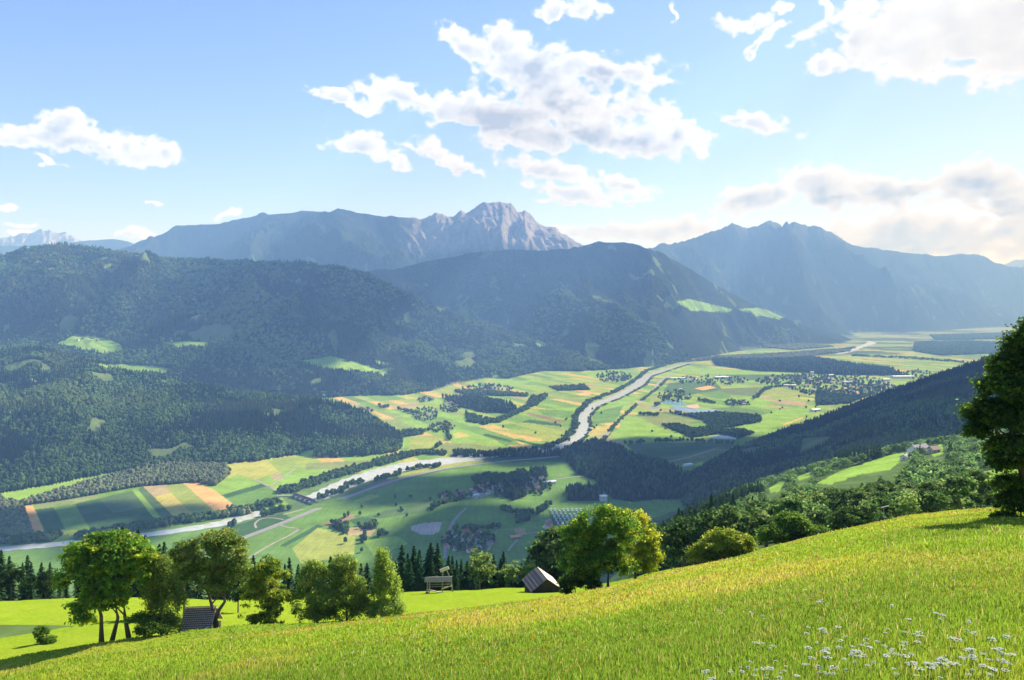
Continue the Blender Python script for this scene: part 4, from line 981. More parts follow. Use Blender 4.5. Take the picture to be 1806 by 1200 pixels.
photo_tree('shrub', 'wide darker bush on the meadow rim, right of the yellow-green bush', 'shrub', 94, (1400,972), [(1398,932,34,26),(1362,945,26,24),(1432,945,30,24),(1395,955,52,20),(1452,958,16,10)], [[(1400,974),(1398,940)],[(1385,974),(1368,945)],[(1412,970),(1430,940)]], 12000, .115, 'dark', 22, clump=.48, trunk_r=.08)
photo_tree('maple_tree', 'huge dark maple at the right border, its crown cut off by the frame', 'tree', 42, (1822,925),
  [(1803,615,22,36),(1790,655,40,36),(1840,660,60,60),(1760,690,46,36),(1737,735,40,32),(1775,745,62,48),(1830,735,70,60),(1785,795,52,34),(1850,800,60,50),(1900,650,80,90),(1930,760,70,80),(1722,765,26,16),(1812,580,20,22),(1765,822,26,18)],
  [[(1822,932),(1820,870),(1828,790),(1835,700),(1845,620)],[(1822,850),(1800,790),(1775,730)]], 42000, .085, 'night', 23, clump=.36, trunk_r=.28, gap=.2, branches=34)
photo_tree('shrub', 'dark elder bush under the huge maple at the right border', 'shrub', 42, (1785,932), [(1782,868,30,34),(1800,895,40,36),(1768,918,24,18),(1835,890,34,40),(1772,848,20,16)], [[(1785,936),(1786,880)],[(1800,936),(1806,890)]], 9000, .065, 'night', 24, clump=.26, trunk_r=.05)
photo_tree('shrub', 'small dark bush below the drooping birch', 'shrub', 73.5, (262,1124), [(262,1110,22,14),(285,1114,14,9)], [[(262,1128),(262,1108)]], 2600, .09, 'dark', 25, clump=.3, trunk_r=.05, branches=4)
p = on_ground(78, 1135)
if p:
    photo_tree('shrub', 'small round bush alone on the lower meadow near the left border', 'shrub', p[1], (78,1135), [(71,1118,12,12),(84,1130,18,9)], [[(76,1137),(74,1118)]], 2200, .09, 'dark', 26, clump=.28, trunk_r=.05, branches=3)

# spruces: whorls of drooping boughs
def spruce_mesh(h, w_, seed, dens=1.0, leaf=.34):
    r = np.random.default_rng(seed); V = []; n = int(52 * dens * h / 14 * 8)
    t = np.sort(r.uniform(.04, 1, n) ** .9); z = h * t; a = r.uniform(0, 6.28, n)
    jag = 1 + .22 * np.sin(t * h * 5.5 + a * 2) ; R_ = w_ / 2 * (1 - t) ** .8 * r.uniform(.55, 1.1, n) * jag + .12
    Vs, Cs = [], []
    for f0, f1 in ((.0, .45), (.35, .75), (.65, 1.0)):
        for side in (-1, 1):
            ra, rb = R_ * f0, R_ * f1; za = z - .22 * ra - .03 * ra ** 2; zb = z - .22 * rb - .05 * rb ** 2
            wd = leaf * (1.15 - f1 * .6) * r.uniform(.6, 1.3, n) * side
            A = np.stack([np.cos(a) * ra, np.sin(a) * ra, za], 1); B = np.stack([np.cos(a) * rb, np.sin(a) * rb, zb], 1)
            S_ = np.stack([-np.sin(a) * wd, np.cos(a) * wd, -np.abs(wd) * .55], 1)
            Vs.append(np.stack([A, B, B + S_ * .75 , A + S_], 1)); c = np.array((.022, .05, .018)) * r.uniform(.6, 1.5, (n, 1)) * (1 + .8 * f1)
            Cs.append(np.repeat(c, 4, 0))
    V = np.concatenate(Vs).reshape(-1, 3); C = np.concatenate(Cs)
    return V, np.arange(len(V)).reshape(-1, 4), C
def trunk_mesh(h, r0):
    mb = MB(); mb.tube([(0, 0, -.6), (0, 0, h * .5), (0, 0, h * .97)], [r0, r0 * .6, .03], 7); return mb.mesh('trunk', BARK)
SP = []
for i, (h, w_) in enumerate(((16, 7.6), (18, 8.2), (14, 7.0), (17, 8.8), (15, 6.4))):
    V, F, C = spruce_mesh(h, w_, 60 + i); SP.append((h, mesh_np('crown', V, F, [NEEDM], C), trunk_mesh(h, .2)))
def generic_crown(h, w_, n, leaf, pal, seed, low=.12):
    r = np.random.default_rng(seed); lobes = []
    for k in range(7):
        a = r.uniform(0, 6.28); q = r.uniform(0, .24) * w_; zz = r.uniform(low + .25, .74) * h
        s = r.uniform(.24, .34)
        lobes.append((q * math.cos(a), q * math.sin(a), zz, s * w_, s * w_, s * h * .75))
    lobes.append((0, 0, h * .55, w_ * .4, w_ * .4, h * .38))
    return leaf_cloud(lobes, n, leaf, GREEN[pal], seed, gap=.25, clump=w_ * .085)[:3]

GREEN['hill'] = [(.045,.085,.022),(.065,.105,.03),(.03,.06,.018),(.085,.12,.038)]
GREEN['hilldark'] = [(.022,.045,.012),(.032,.058,.014),(.017,.034,.01)]
GREEN['olive'] = [(.11,.16,.04),(.14,.18,.05),(.09,.14,.035)]
DC = []
for i, (h, w_, pal) in enumerate(((10, 9, 'hill'), (11, 8, 'hill'), (9, 9.5, 'hilldark'), (12, 8, 'hilldark'), (10, 8, 'olive'), (8, 8, 'hill'))):
    V, F, C = generic_crown(h, w_, 3000, .26, pal, 80 + i); DC.append((h, mesh_np('crown', V, F, [LEAFM], C), trunk_mesh(h * .6, .22)))
protoS, protoD = {}, {}
def place(kind, x, y, z, h, label, group, rr, var=None):
    T, S = (protoS, SP) if kind == 's' else (protoD, DC)
    i = rr.randrange(len(S)) if var is None else var
    if i not in T:
        e = empty('spruce_tree' if kind == 's' else 'deciduous_tree'); link('crown', S[i][1], e); link('trunk', S[i][2], e); T[i] = e; o = e
    else: o = copy_tree(T[i])
    s = h / S[i][0]; o.location = (x, y, z); o.scale = (s * rr.uniform(.9, 1.12), s * rr.uniform(.9, 1.12), s); o.rotation_euler = (0, 0, rr.uniform(0, 6.28))
    tag(o, label, 'tree', group); return o
rr = random.Random(77); NT = 0
def row(px0, px1, step, tops, y0, y1, label, group, jit=6):
    global NT
    px = px0
    while px < px1:
        y = rr.uniform(y0, y1); p_ = px + rr.uniform(-jit, jit); x = (p_ - CX) / FP * y; z = gz(x, y) - .3
        top = np.interp(p_, [t_[0] for t_ in tops], [t_[1] for t_ in tops]) + rr.uniform(-6, 14)
        h = zpy(top, y) - z
        if h > 4: place('s', x, y, z, h, label, group, rr); NT += 1
        px += step * rr.uniform(.8, 1.2)
LB1 = 'dark spruce in the dense row behind the hay rack and the barn'; G1 = 'spruces behind the hay rack and barn'
tp = [(690,985),(705,968),(722,960),(740,968),(752,955),(775,962),(800,975),(820,985),(845,990),(870,975),(885,972),(905,990),(940,985),(965,965),(985,950),(1010,955),(1050,970)]
row(692, 1050, 17, tp, 146, 152, LB1, G1); row(700, 1040, 19, [(a_, b_ + 6) for a_, b_ in tp], 156, 164, LB1, G1)
row(700, 1000, 20, [(a_, b_ + 28) for a_, b_ in tp], 145, 148, LB1, G1)
LB2 = 'dark spruce showing above the near birches'; G2 = 'spruces behind the near tree row'
tp = [(430,985),(510,978),(540,985),(600,985),(620,978),(650,985),(690,985)]
row(425, 692, 20, tp, 150, 158, LB2, G2); row(438, 690, 22, [(a_, b_ + 12) for a_, b_ in tp], 162, 172, LB2, G2)
LB3 = 'spruce in the dark stand at the left border'; G3 = 'spruces at the left border'
row(-60, 130, 15, [(-60,960),(10,962),(25,990),(40,985),(70,975),(110,1010),(140,1010)], 150, 160, LB3, G3)
LB4 = 'spruce rising behind the three-trunked maple'; G4 = 'spruces behind the maple'
row(135, 330, 17, [(135,1000),(190,945),(205,925),(235,935),(250,928),(275,960),(300,955),(330,965)], 150, 160, LB4, G4)
row(330, 430, 24, [(330,975),(430,985)], 152, 160, LB2, G2)
LB5 = 'dark conifer at the foot of the hillside between the yellowing linden and the rim bushes'; G5 = 'conifers below the rim bushes'
row(1150, 1330, 15, [(1150,960),(1165,948),(1200,930),(1250,900),(1330,880)], 190, 260, LB5, G5)
for (p_, t_, y, lab, v_) in ((846,962,144,'tall pale aspen in front of the spruce wall, between hay rack and barn',4),(905,985,142,'small green tree left of the tilted barn roof',4),(886,998,143,'low green tree leftmost beside the barn roof',0),(935,985,143,'light green tree just above the left corner of the barn roof',4),
                             (960,940,150,'green tree behind the ridge of the barn',1),(990,915,148,'tall green tree directly left of the large linden',1),(1190,955,150,'olive green tree between the yellowing linden and the yellow-green bush',4),(760,1010,148,'dark broad-leaved tree behind the hay rack',2),
                             (1692,826,124,'large pale-green rounded tree just behind the meadow rim left of the huge maple',0),(1730,818,132,'tall rounded tree behind the rim, nearest on the left of the huge maple',1),(1655,862,120,'round tree behind the rim, second to the left of the big pale-green one',5),(1752,862,126,'broad dark tree half hidden by the huge maple and its elder bush',2),
                             (1600,866,120,'bushy tree at the rim just right of the leaning pole',4),(1530,878,118,'broad bushy tree at the rim just left of the leaning pole',0),(1490,882,117,'dark bushy tree at the rim right of the darker bush',2),(1570,872,126,'round tree directly behind the leaning pole',5),(20,985,150,'broad-leaved tree among the spruces at the left border',3),(80,1000,150,'dark broad-leaved tree at the right end of the left border stand',2),(1212,985,140,'low round tree behind the left edge of the yellow-green bush',2),(325,950,108,'dark broad-leaved tree behind the crooked ash, towards the birch',3),(420,1010,112,'dark broad-leaved tree behind the crooked ash, on its right',2)):
    x = (p_ - CX) / FP * y; z = gz(x, y) - .2; place('d', x, y, z, zpy(t_, y) - z, lab, None, rr, v_); NT += 1
# the wooded hillside on the right: the nearest trees are things, the rest goes into the wood
def clear_at(px, py):
    for k, poly in CLEAR:
        if inpoly(px, py, poly).any(): return True
    return False
r = np.random.default_rng(21)
N = 7000; uu = r.uniform(.13, .95, N); yy = np.sqrt(r.uniform(125 ** 2, 1000 ** 2, N)); xx = uu * yy
zz, lay = land(xx, yy); mzz = meadow_z(xx, yy); zz = np.where(yy < 190, np.maximum(zz, mzz), zz)
pxx = CX + FP * uu; pyy = HY - FP * (zz - HZ) / yy
msk = (yy > np.interp(pxx, MK, MA[:, 2]) + 8) & (zz > 30) & (pxx > 1130 + (yy < 200) * 30)
for k, poly in CLEAR: msk &= ~inpoly(pxx, pyy, poly) & ~inpoly(pxx, pyy - 6, poly)
# nothing in front of the clearings: trees whose crowns would cover them are left out
for k, poly in CLEAR:
    for dh in (3, 7, 11):
        for sx_ in (-4, 0, 4): msk &= ~inpoly(CX + FP * (xx + sx_) / yy, HY - FP * (zz + dh - HZ) / yy, poly)
xx, yy, zz, pxx, pyy = xx[msk], yy[msk], zz[msk], pxx[msk], pyy[msk]
con = (fbm(xx / 90, yy / 90, 3, 66) + .32 * sstep(1420, 1200, pxx) > .74) & (yy > 185)
o_ = np.argsort(yy); BIG = []
LBH = 'rounded broad-leaved tree on the sunny hillside beyond the meadow on the right'; GH = 'broad-leaved trees on the right hillside'
LBS = 'conifer on the steep wooded hillside right of the yellowing linden'; GS = 'conifers on the right hillside'
nobj = max(0, 285 - NT); keepm = np.zeros(len(xx), bool); taken = []
for i in o_:
    if len(BIG) >= nobj: break
    if pxx[i] > 1840: continue
    if any((xx[i] - a_) ** 2 + (yy[i] - b_) ** 2 < 22 for a_, b_ in taken[-60:]): keepm[i] = True; continue
    taken.append((xx[i], yy[i])); keepm[i] = True; BIG.append(i)
    if con[i]: place('s', xx[i], yy[i], zz[i] - .4, rr.uniform(12, 17), LBS, GS, rr)
    else: place('d', xx[i], yy[i], zz[i] - .6, rr.uniform(8.5, 13.5), LBH, GH, rr, (0, 1, 4, 5, 2, 3, 3)[rr.randrange(7)])
rest = ~keepm; xx, yy, zz, con = xx[rest], yy[rest], zz[rest], con[rest]
TP2 = dict(m=[], n=[])
for i in range(4):
    V, F, C = generic_crown(1.0, 1.0, 200, .075, 'hill', 140 + i); TP2['m'].append((V, F))
    V, F, C = spruce_mesh(14, 5, 150 + i, dens=.22, leaf=.75); TP2['n'].append((V / np.array([5, 5, 14]), F))
def bake_quads(T, P, H, W, colr):
    Vs, Fs, Cs = [], [], []; off = 0
    for ti, (TV, TF) in enumerate(T):
        s = np.arange(len(P))[ti::len(T)]; a = rng.uniform(0, 6.28, len(s)); ca, sa = np.cos(a), np.sin(a); n = len(TV)
        x = TV[None, :, 0] * W[s][:, None]; y = TV[None, :, 1] * W[s][:, None]
        V = np.stack([x * ca[:, None] - y * sa[:, None] + P[s, 0][:, None], x * sa[:, None] + y * ca[:, None] + P[s, 1][:, None], TV[None, :, 2] * H[s][:, None] + P[s, 2][:, None]], -1)
        Vs.append(V.reshape(-1, 3)); Fs.append((TF[None] + (np.arange(len(s)) * n)[:, None, None] + off).reshape(-1, 4)); off += len(s) * n
        q = rng.uniform(.7, 1.35, (len(s), n // 4)); Cs.append((colr[s][:, None, :] * np.repeat(q, 4, 1)[:, :, None]).reshape(-1, 3))
    return np.concatenate(Vs), np.concatenate(Fs), np.concatenate(Cs)
Pn = np.stack([xx, yy, zz - .5], 1)
a1 = bake_quads(TP2['m'], Pn[~con], rng.uniform(7, 12, (~con).sum()), rng.uniform(7, 10.5, (~con).sum()), np.array((.055, .095, .028)) * rng.uniform(.4, 1.5, ((~con).sum(), 1)))
a2 = bake_quads(TP2['n'], Pn[con], rng.uniform(12, 18, con.sum()), rng.uniform(5.5, 7.5, con.sum()), np.array((.03, .055, .02)) * rng.uniform(.7, 1.4, (con.sum(), 1)))
hw = link('woodland', mesh_np('woodland', np.concatenate([a1[0], a2[0]]), np.concatenate([a1[1], a2[1] + len(a1[0])]), [LEAFM], np.concatenate([a1[2], a2[2]]))); tag(hw, kind='stuff')
print('near trees', NT, 'hill things', len(BIG), 'rest', len(xx))
# ------------------------------------------------------------------ barns, hay rack, pole
OLDW = simple_mat('weathered_wood', (.30, .27, .23), .85, .35, 3.0, bump=.02, stretch=(1, 6, 6))
DARKW = simple_mat('dark_wood', (.055, .042, .033), .9, .35, 4.0, bump=.02, stretch=(6, 6, 1))
SHING = simple_mat('shaded_grey_shingle', (.15, .13, .115), .85, .4, 5.0, bump=.03)  # grey darkened to stand in for shade on the barn's left roof side
PALEW = simple_mat('pale_wood', (.58, .50, .38), .8, .2, 4.0, stretch=(1, 5, 5))
BRSH = simple_mat('brown_shingle', (.55, .42, .34), .85, .35, 5.0, bump=.02)
def slab(mb, a, b, c, d, th):
    """a thick roof sheet on four corners"""
    a, b, c, d = map(Vector, (a, b, c, d)); n = (b - a).cross(d - a).normalized() * th
    V = [a, b, c, d, a - n, b - n, c - n, d - n]
    mb.add([tuple(v) for v in V], [(0,1,2,3),(7,6,5,4),(0,4,5,1),(1,5,6,2),(2,6,7,3),(3,7,4,0)])
g = on_ground(962, 1037) or (5, 122, gz(5, 122))
bx, by, bz = g
e = empty('barn', (bx, by, bz), 'small dark timber barn with a tilted-looking grey shingle gable roof beside the large linden', 'barn')
# local frame: ridge runs towards the viewer
rd = Vector((1.3, -5.5, 0)); rdn = rd.normalized(); pw = Vector((rdn.y, -rdn.x, 0)); 
if pw.x > 0: pw = -pw
A0 = Vector((-1.1, 2.3, 2.95)); A1 = A0 + rd
hw, dr = 2.45, 1.75
mb = MB()
l0, l1, r0, r1 = A0 + pw * hw - Vector((0, 0, dr)), A1 + pw * hw - Vector((0, 0, dr)), A0 - pw * hw - Vector((0, 0, dr)), A1 - pw * hw - Vector((0, 0, dr))
for k in range(5):
    f0, f1 = k / 5, (k + 1.12) / 5; f1 = min(f1, 1.02); lift = Vector((0, 0, .05 * (1 if k else 1.5)))
    slab(mb, A0.lerp(l0, f0) + Vector((0, 0, .0)), A0.lerp(l0, f1) + lift, A1.lerp(l1, f1) + lift, A1.lerp(l1, f0), .07)
mb.build('left_roof_side', SHING, e)['label'] = 'shingled roof side in rows, shade put into its dark grey'
mb = MB(); slab(mb, A1 + Vector((0, 0, .03)), r1, r0, A0 + Vector((0, 0, .03)), .07)
mb.build('right_roof_side', PALEW, e)['label'] = 'right roof side, sunlight put into its pale colour'  # pale wood colour stands in for sunlight on this side
mb = MB(); ins = .35; wv = hw - ins; C0, C1 = A0 + rdn * ins, A1 - rdn * ins
base = []
for c in (C0, C1):
    for s in (1, -1):
        p = c + pw * wv * s; base.append(p)
top = dr * wv / hw
def wallv(p, z): return (p.x, p.y, z)
V = []
for c in (C0, C1):
    for s in (1, -1):
        p = c + pw * wv * s; V += [(p.x, p.y, -1.6), (p.x, p.y, A0.z - top - .12)]
    V += [(c.x, c.y, A0.z - .12)]
mb.add(V, [(0,1,4,3,2),(5,7,8,9,6),(0,5,6,1),(2,3,8,7)])
mb.build('walls', DARKW, e)
mb = MB()
for k in range(7):
    p = C1 + pw * wv * (1 - 2 * k / 6) + rdn * .03; zt = A0.z - .15 - top * abs(1 - 2 * k / 6)
    mb.beam((p.x, p.y, -1.5), (p.x, p.y, zt), .12, .04)
mb.build('wall_boards', DARKW, e)

# hut with battened roof
hx, hy = (349 - CX) / FP * 79.5, 79.5; hz_ = gz(hx, hy)
e = empty('hut', (hx, hy, hz_), 'low hut whose brown battened roof shows between the drooping birch and the crooked ash', 'hut')
k79 = 79 / FP
zb = zpy(1119, 78.4) - hz_; zt = zpy(1072, 80.4) - hz_; w2 = 27 * k79
mb = MB(); slab(mb, (-w2, .9, zt), (-w2 - .05, -1.1, zb), (w2 + .1, -1.1, zb + .12), (w2, .9, zt + .10), .06); slab(mb, (w2, .9, zt + .1), (w2, 2.9, zb), (-w2, 2.9, zb), (-w2, .9, zt), .06)
mb.build('roof', BRSH, e)
mb = MB()
for i in range(15):
    f = i / 14; a = Vector((-w2 - .05, -1.12, zb + .07)).lerp(Vector((w2 + .1, -1.12, zb + .19)), f); b = Vector((-w2, .88, zt + .05)).lerp(Vector((w2, .88, zt + .15)), f); mb.beam(a, b, .075, .06)
mb.build('batten', simple_mat('pale_batten', (.66, .56, .48), .85, .2, 4), e)['label'] = 'pale battens running down the roof'
mb = MB()
for i in range(13):
    f = i / 12; a = Vector((-w2 - .05, -1.13, zb + .1)).lerp(Vector((-w2, .87, zt + .08)), f); b = Vector((w2 + .1, -1.13, zb + .22)).lerp(Vector((w2, .87, zt + .18)), f); mb.beam(a, b, .055, .05)
mb.build('cross_lath', simple_mat('dark_lath', (.13, .10, .085), .9, .2, 4), e)['label'] = 'dark laths crossing the battens'
mb = MB(); mb.box((0, .9, zb / 2 - .9), (2 * w2 - .3, 3.4, max(zb, .2) + 1.5)); mb.build('walls', DARKW, e)

# hay rack
Yh = (on_ground(775, 1045) or (0, 126, 0))[1]; k = Yh / FP; hx = (775 - CX) * k; z0 = gz(hx, Yh)
e = empty('hay_rack', (hx, Yh, z0), 'grey timber hay rack with plank roof and raised pale board on the lower meadow', 'hay rack')
def q(px, py, dy=0): return Vector(((px - 775) * k, dy, (1045 - py) * k))
def part(name, mat, *beams):
    mb = MB()
    for a, b, w_, h_ in beams: mb.beam(a, b, w_, h_)
    return mb.build(name, mat, e)
mb = MB(); pr = [q(750, 1016, -.9), q(762, 1015, -.9), q(780, 1015, -.9), q(797, 1014, -.9)]; lo = [q(750, 1023, -1.3), q(762, 1022.5, -1.3), q(780, 1022, -1.3), q(797, 1020.5, -1.3)]
for i in range(3): slab(mb, pr[i], lo[i], lo[i + 1], pr[i + 1], .08)
bk = [v + Vector((0, 1.6, -.5)) for v in pr]
for i in range(3): slab(mb, bk[i], pr[i], pr[i + 1], bk[i + 1], .08)
mb.build('roof', PALEW if False else OLDW, e)
for a, b in ((q(755, 1020, -.8), q(754.5, 1048, -.9)), (q(781, 1020, -.8), q(781, 1044, -.6)), (q(789, 1044, -.9), q(789, 1048, -.9)), (q(796, 1019, -.6), q(799.5, 1043, -.5)), (q(757, 1020, .5), q(757, 1046, .6)), (q(795, 1020, .6), q(797, 1044, .8))):
    part('post', OLDW, (a, b + Vector((0, 0, -.3)), .16, .16))
for y_ in (1025, 1029, 1033): part('rail', OLDW, (q(755, y_, -.7), q(796, y_ - .8, -.7), .07, .09))
part('brace', PALEW, (q(753, 1036, -1.0), q(790, 1045, -1.0), .18, .12)); part('brace', PALEW, (q(779, 1036, -1.0), q(798, 1030, -1.0), .16, .1))
part('raised_board', PALEW, (q(776.5, 1006.5, -.3), q(791.5, 1001, -.3), .22, .5))['label'] = 'pale slanted board raised above the rack'
part('strut', OLDW, (q(781, 1016, -.3), q(781, 1005, -.3), .12, .12)); part('strut', OLDW, (q(793, 1016, -.3), q(787, 1003, -.3), .09, .09)); part('strut', OLDW, (q(781, 1012, -.3), q(786, 1004, -.3), .07, .07))
mb = MB(); mb.box(q(754.5, 1045, -.9), (.5, .5, .7)); mb.build('footing', DARKW, e)
mb = MB(); mb.box(q(789, 1045.5, -.9), (.4, .5, .5)); mb.build('footing', DARKW, e)

Yp = 102.5; px_ = (1561 - CX) / FP * Yp; zp = gz(px_, Yp) - .3; tz = zpy(894, Yp) - zp
e = empty('pole', (px_, Yp, zp), 'leaning wooden pole with a short crossbar at the meadow rim before the hillside trees', 'pole')
mb = MB(); mb.tube([(0, 0, -.4), (-.12, 0, tz * .5), (-.22, 0, tz)], [.07, .06, .05], 8); mb.build('post', OLDW, e)
mb = MB(); mb.beam((-.5, 0, tz - .12), (.5, 0, tz + .12), .12, .1); mb.build('crossbar', PALEW, e)

# ------------------------------------------------------------------ houses
def on_land(px, py, y0=140, y1=9000):
    ys = np.exp(np.linspace(math.log(y0), math.log(y1), 3000)); xs = (px - CX) / FP * ys
    d = land(xs, ys)[0] - zpy(py, ys); i = int(np.argmax(d > 0)); return float(xs[i]), float(ys[i]), float(land(xs[i:i+1], ys[i:i+1])[0][0])
WALLM = {k: simple_mat('render_' + k, c, .85, .08, .3) for k, c in dict(white=(.78, .76, .70), cream=(.66, .58, .44), brown=(.22, .15, .10), metal=(.80, .82, .84), brick=(.48, .27, .16)).items()}
ROOFM = {k: simple_mat('roof_' + k, c, .75, .2, 1.0) for k, c in dict(red=(.36, .13, .08), brown=(.20, .13, .10), grey=(.20, .20, .21), white=(.82, .83, .84), rust=(.30, .17, .11), glass=(.55, .68, .72), orange=(.62, .34, .18)).items()}
HM = {}
def house_meshes(wall, roof, w_, d, h, rh):
    key = (wall, roof, w_, d, h, rh)
    if key in HM: return HM[key]
    a = MB(); V = [(-w_/2, -d/2, -3), (w_/2, -d/2, -3), (w_/2, d/2, -3), (-w_/2, d/2, -3), (-w_/2, -d/2, h), (w_/2, -d/2, h), (w_/2, d/2, h), (-w_/2, d/2, h), (-w_/2, 0, h + rh), (w_/2, 0, h + rh)]
    a.add(V, [(0,1,5,4),(2,3,7,6),(1,2,6,9,5),(3,0,4,8,7)])
    b = MB(); o = .9; s = rh / (d / 2); zb_ = h - o * s
    slab(b, (-w_/2 - o, 0, h + rh + .25), (-w_/2 - o, -d/2 - o, zb_ + .25), (w_/2 + o, -d/2 - o, zb_ + .25), (w_/2 + o, 0, h + rh + .25), .3)
    slab(b, (w_/2 + o, 0, h + rh + .25), (w_/2 + o, d/2 + o, zb_ + .25), (-w_/2 - o, d/2 + o, zb_ + .25), (-w_/2 - o, 0, h + rh + .25), .3)
    if h < 8 and roof not in ('white', 'glass'): b.box((w_ * .2, 1, h + rh + .1), (.8, .8, 1.6))
    wn = MB()
    for fl in range(max(1, int(h // 3))):
        for i in range(max(2, int(w_ // 4))):
            xx_ = -w_/2 + (i + .5) * w_ / max(2, int(w_ // 4))
            for s_ in (-1, 1): wn.box((xx_, s_ * (d/2 + .03), 1.6 + fl * 2.9), (1.1, .1, 1.3))
        for s_ in (-1, 1): wn.box((s_ * (w_/2 + .03), 0, 1.6 + fl * 2.9), (.1, 1.2, 1.3))
    HM[key] = (a.mesh('walls', WALLM[wall]), b.mesh('roof', ROOFM[roof]), wn.mesh('windows', WINM)); return HM[key]
WINM = simple_mat('window_glass', (.04, .05, .07), .2, .1, 1, spec=.6)
def house(x, y, z, spec, rz, label, group=None, name='house', cat='house', win=True):
    A, B, Wn = house_meshes(*spec); e = empty(name, (x, y, z), label, cat, group); e.rotation_euler = (0, 0, rz)
    link('walls', A, e); link('roof', B, e)
    if win: link('windows', Wn, e)
    return e
rr = random.Random(31)
SPECS = [('white','red',12,9,5.5,3.2),('white','brown',13,10,5.8,3.4),('cream','grey',12,9,5.2,3),('white','grey',11,9,5.6,2.8),('brown','rust',17,10,5,3.6),('cream','red',14,10,6,3.2),('white','rust',12,10,6,3)]
def village(cx, cy, rx, ry, n, place_, big=1.0, win=True, tilt=0.0, pts=None):
    got = []
    for k in range(n * 30):
        if len(got) >= n: break
        a = rr.uniform(0, 6.283); q_ = math.sqrt(rr.random()); px = cx + rx * q_ * math.cos(a); py = cy + ry * q_ * math.sin(a) + tilt * (px - cx)
        x, y = gpt(px, py)
        if any((x - a_) ** 2 + (y - b_) ** 2 < (21 * big) ** 2 for a_, b_ in got): continue
        got.append((x, y)); sp = SPECS[rr.randrange(len(SPECS))]; s = big
        spec = (sp[0], sp[1], round(sp[2] * s, 1), round(sp[3] * s, 1), round(sp[4] * min(s, 1.25), 1), round(sp[5] * s, 1))
        rn_ = {'red':'red','brown':'brown','grey':'grey','rust':'rust-brown'}[sp[1]]; wn_ = {'white':'white','cream':'cream','brown':'timber'}[sp[0]]
        house(x, y, 0, spec, rr.choice([.5, .5 + 1.57]) + rr.uniform(-.25, .25), f'{wn_} house with {rn_} roof {place_}', f'{wn_} houses with {rn_} roofs {place_}', win=win)
village(825, 958, 44, 19, 27, 'in the nearest village above the spruce row')
village(870, 862, 38, 10, 16, 'in the strung-out village in the shade south of the river', tilt=-.12)
village(930, 856, 45, 12, 24, 'near the long white hall of the shaded village', tilt=-.2)
village(800, 876, 24, 6, 8, 'in the small row left of the shaded village', tilt=-.25)
village(748, 732, 22, 10, 16, 'in the sunny hamlet beside the wooded spur', 1.15, False)
village(750, 706, 14, 4, 6, 'at the foot of the slope above the sunny hamlet', 1.2, False)
village(797, 718, 18, 9, 14, 'just below the square conifer wood', 1.15, False)
village(862, 688, 40, 6, 22, 'in the village under the slope with the triangular clearing', 1.25, False, tilt=-.1)
village(1085, 665, 28, 7, 18, 'in the village by the upper river bend', 1.3, False, tilt=-.2)
village(778, 754, 20, 8, 9, 'near the lone trees left of the striped fields', 1.1, False)
village(645, 724, 14, 4, 4, 'alone among the leftmost sunny fields', 1.1, False)
village(1260, 670, 66, 5, 14, 'in the scattered estate beyond the ponds', 1.5, False, tilt=.05)
village(1500, 682, 80, 16, 62, 'in the distant town behind the dark spur', 1.7, False)
village(1400, 672, 50, 7, 14, 'at the left edge of the distant town', 1.6, False)
village(1300, 712, 22, 4, 6, 'near the ponds', 1.3, False)
def big(px, py, w_, d, h, rz, label, wall='metal', roof='white', rh=1.5, name='warehouse', cat='warehouse', z=0, group=None, win=False):
    x, y = gpt(px, py); return house(x, y, z, (wall, roof, w_, d, h, rh), rz, label, group, name, cat, win)
big(970, 853, 34, 14, 6, .5, 'long white hall with a bright roof in the shaded village')
big(832, 876, 40, 9, 4, .55, 'long low white shed at the left end of the shaded village', name='shed', cat='shed')
big(1064, 884, 16, 16, 14, .2, 'tall white cube-shaped building just above the large linden', rh=.6, name='building', cat='building', wall='white', win=True)
big(905, 869, 26, 14, 6, .4, 'large red-roofed farm building in the middle of the shaded village', 'white', 'red', 4, 'farmhouse', 'farmhouse', win=True)
big(908, 950, 20, 14, 5, .3, 'orange unfinished house at the end of the pale track', 'brick', 'orange', 2.5, 'house', 'house', win=True)
big(966, 929, 34, 12, 6, 1.2, 'red-roofed farm building beside the grid of pale panels', 'white', 'red', 4, 'farmhouse', 'farmhouse', win=True)
big(973, 938, 22, 10, 5, .2, 'white farm shed below the red-roofed farm building', name='shed', cat='shed')
big(1272, 668, 90, 60, 14, .2, 'big bright factory hall in the middle of the estate beyond the ponds')
big(1196, 669, 110, 30, 10, .2, 'long pale factory hall at the left of the estate beyond the ponds')
big(1222, 671, 60, 26, 9, .2, 'pale factory hall right of the long one beyond the ponds')
for i in range(6): big(1378 + i * 4.6, 681.5 + i * .2, 18, 26, 12, .1, 'white block in the row at the left of the distant town', rh=.8, name='apartment_block', cat='apartment block', wall='white', group='row of white blocks left of the town')
big(1590, 667, 130, 50, 14, .1, 'long bright hall at the right end of the distant town')
big(1465, 664, 60, 36, 12, .1, 'bright hall at the upper middle of the distant town'); big(1432, 662, 20, 20, 26, .1, 'tall pale tower block behind the distant town', rh=.8, name='apartment_block', cat='apartment block', wall='white')
big(1560, 672, 60, 36, 12, .1, 'bright hall among the houses on the right of the distant town'); big(1492, 676, 50, 30, 12, .3, 'bright hall amid the houses of the distant town')
big(1438, 725, 46, 26, 8, .4, 'pale hall where the dark spur meets the fields'); big(1200, 690, 14, 12, 14, .2, 'small white tower-like building left of the far factory halls', rh=1, name='building', cat='building', wall='white')
for i in range(5): big(1262 + i * 7, 773.5 - (i % 2) * 2 + i * .2, 16, 34, 3.5, 1.2, 'pale bluish greenhouse in the group by the dark wood', roof='glass', rh=2.4, name='greenhouse', cat='greenhouse', group='greenhouses by the dark wood')
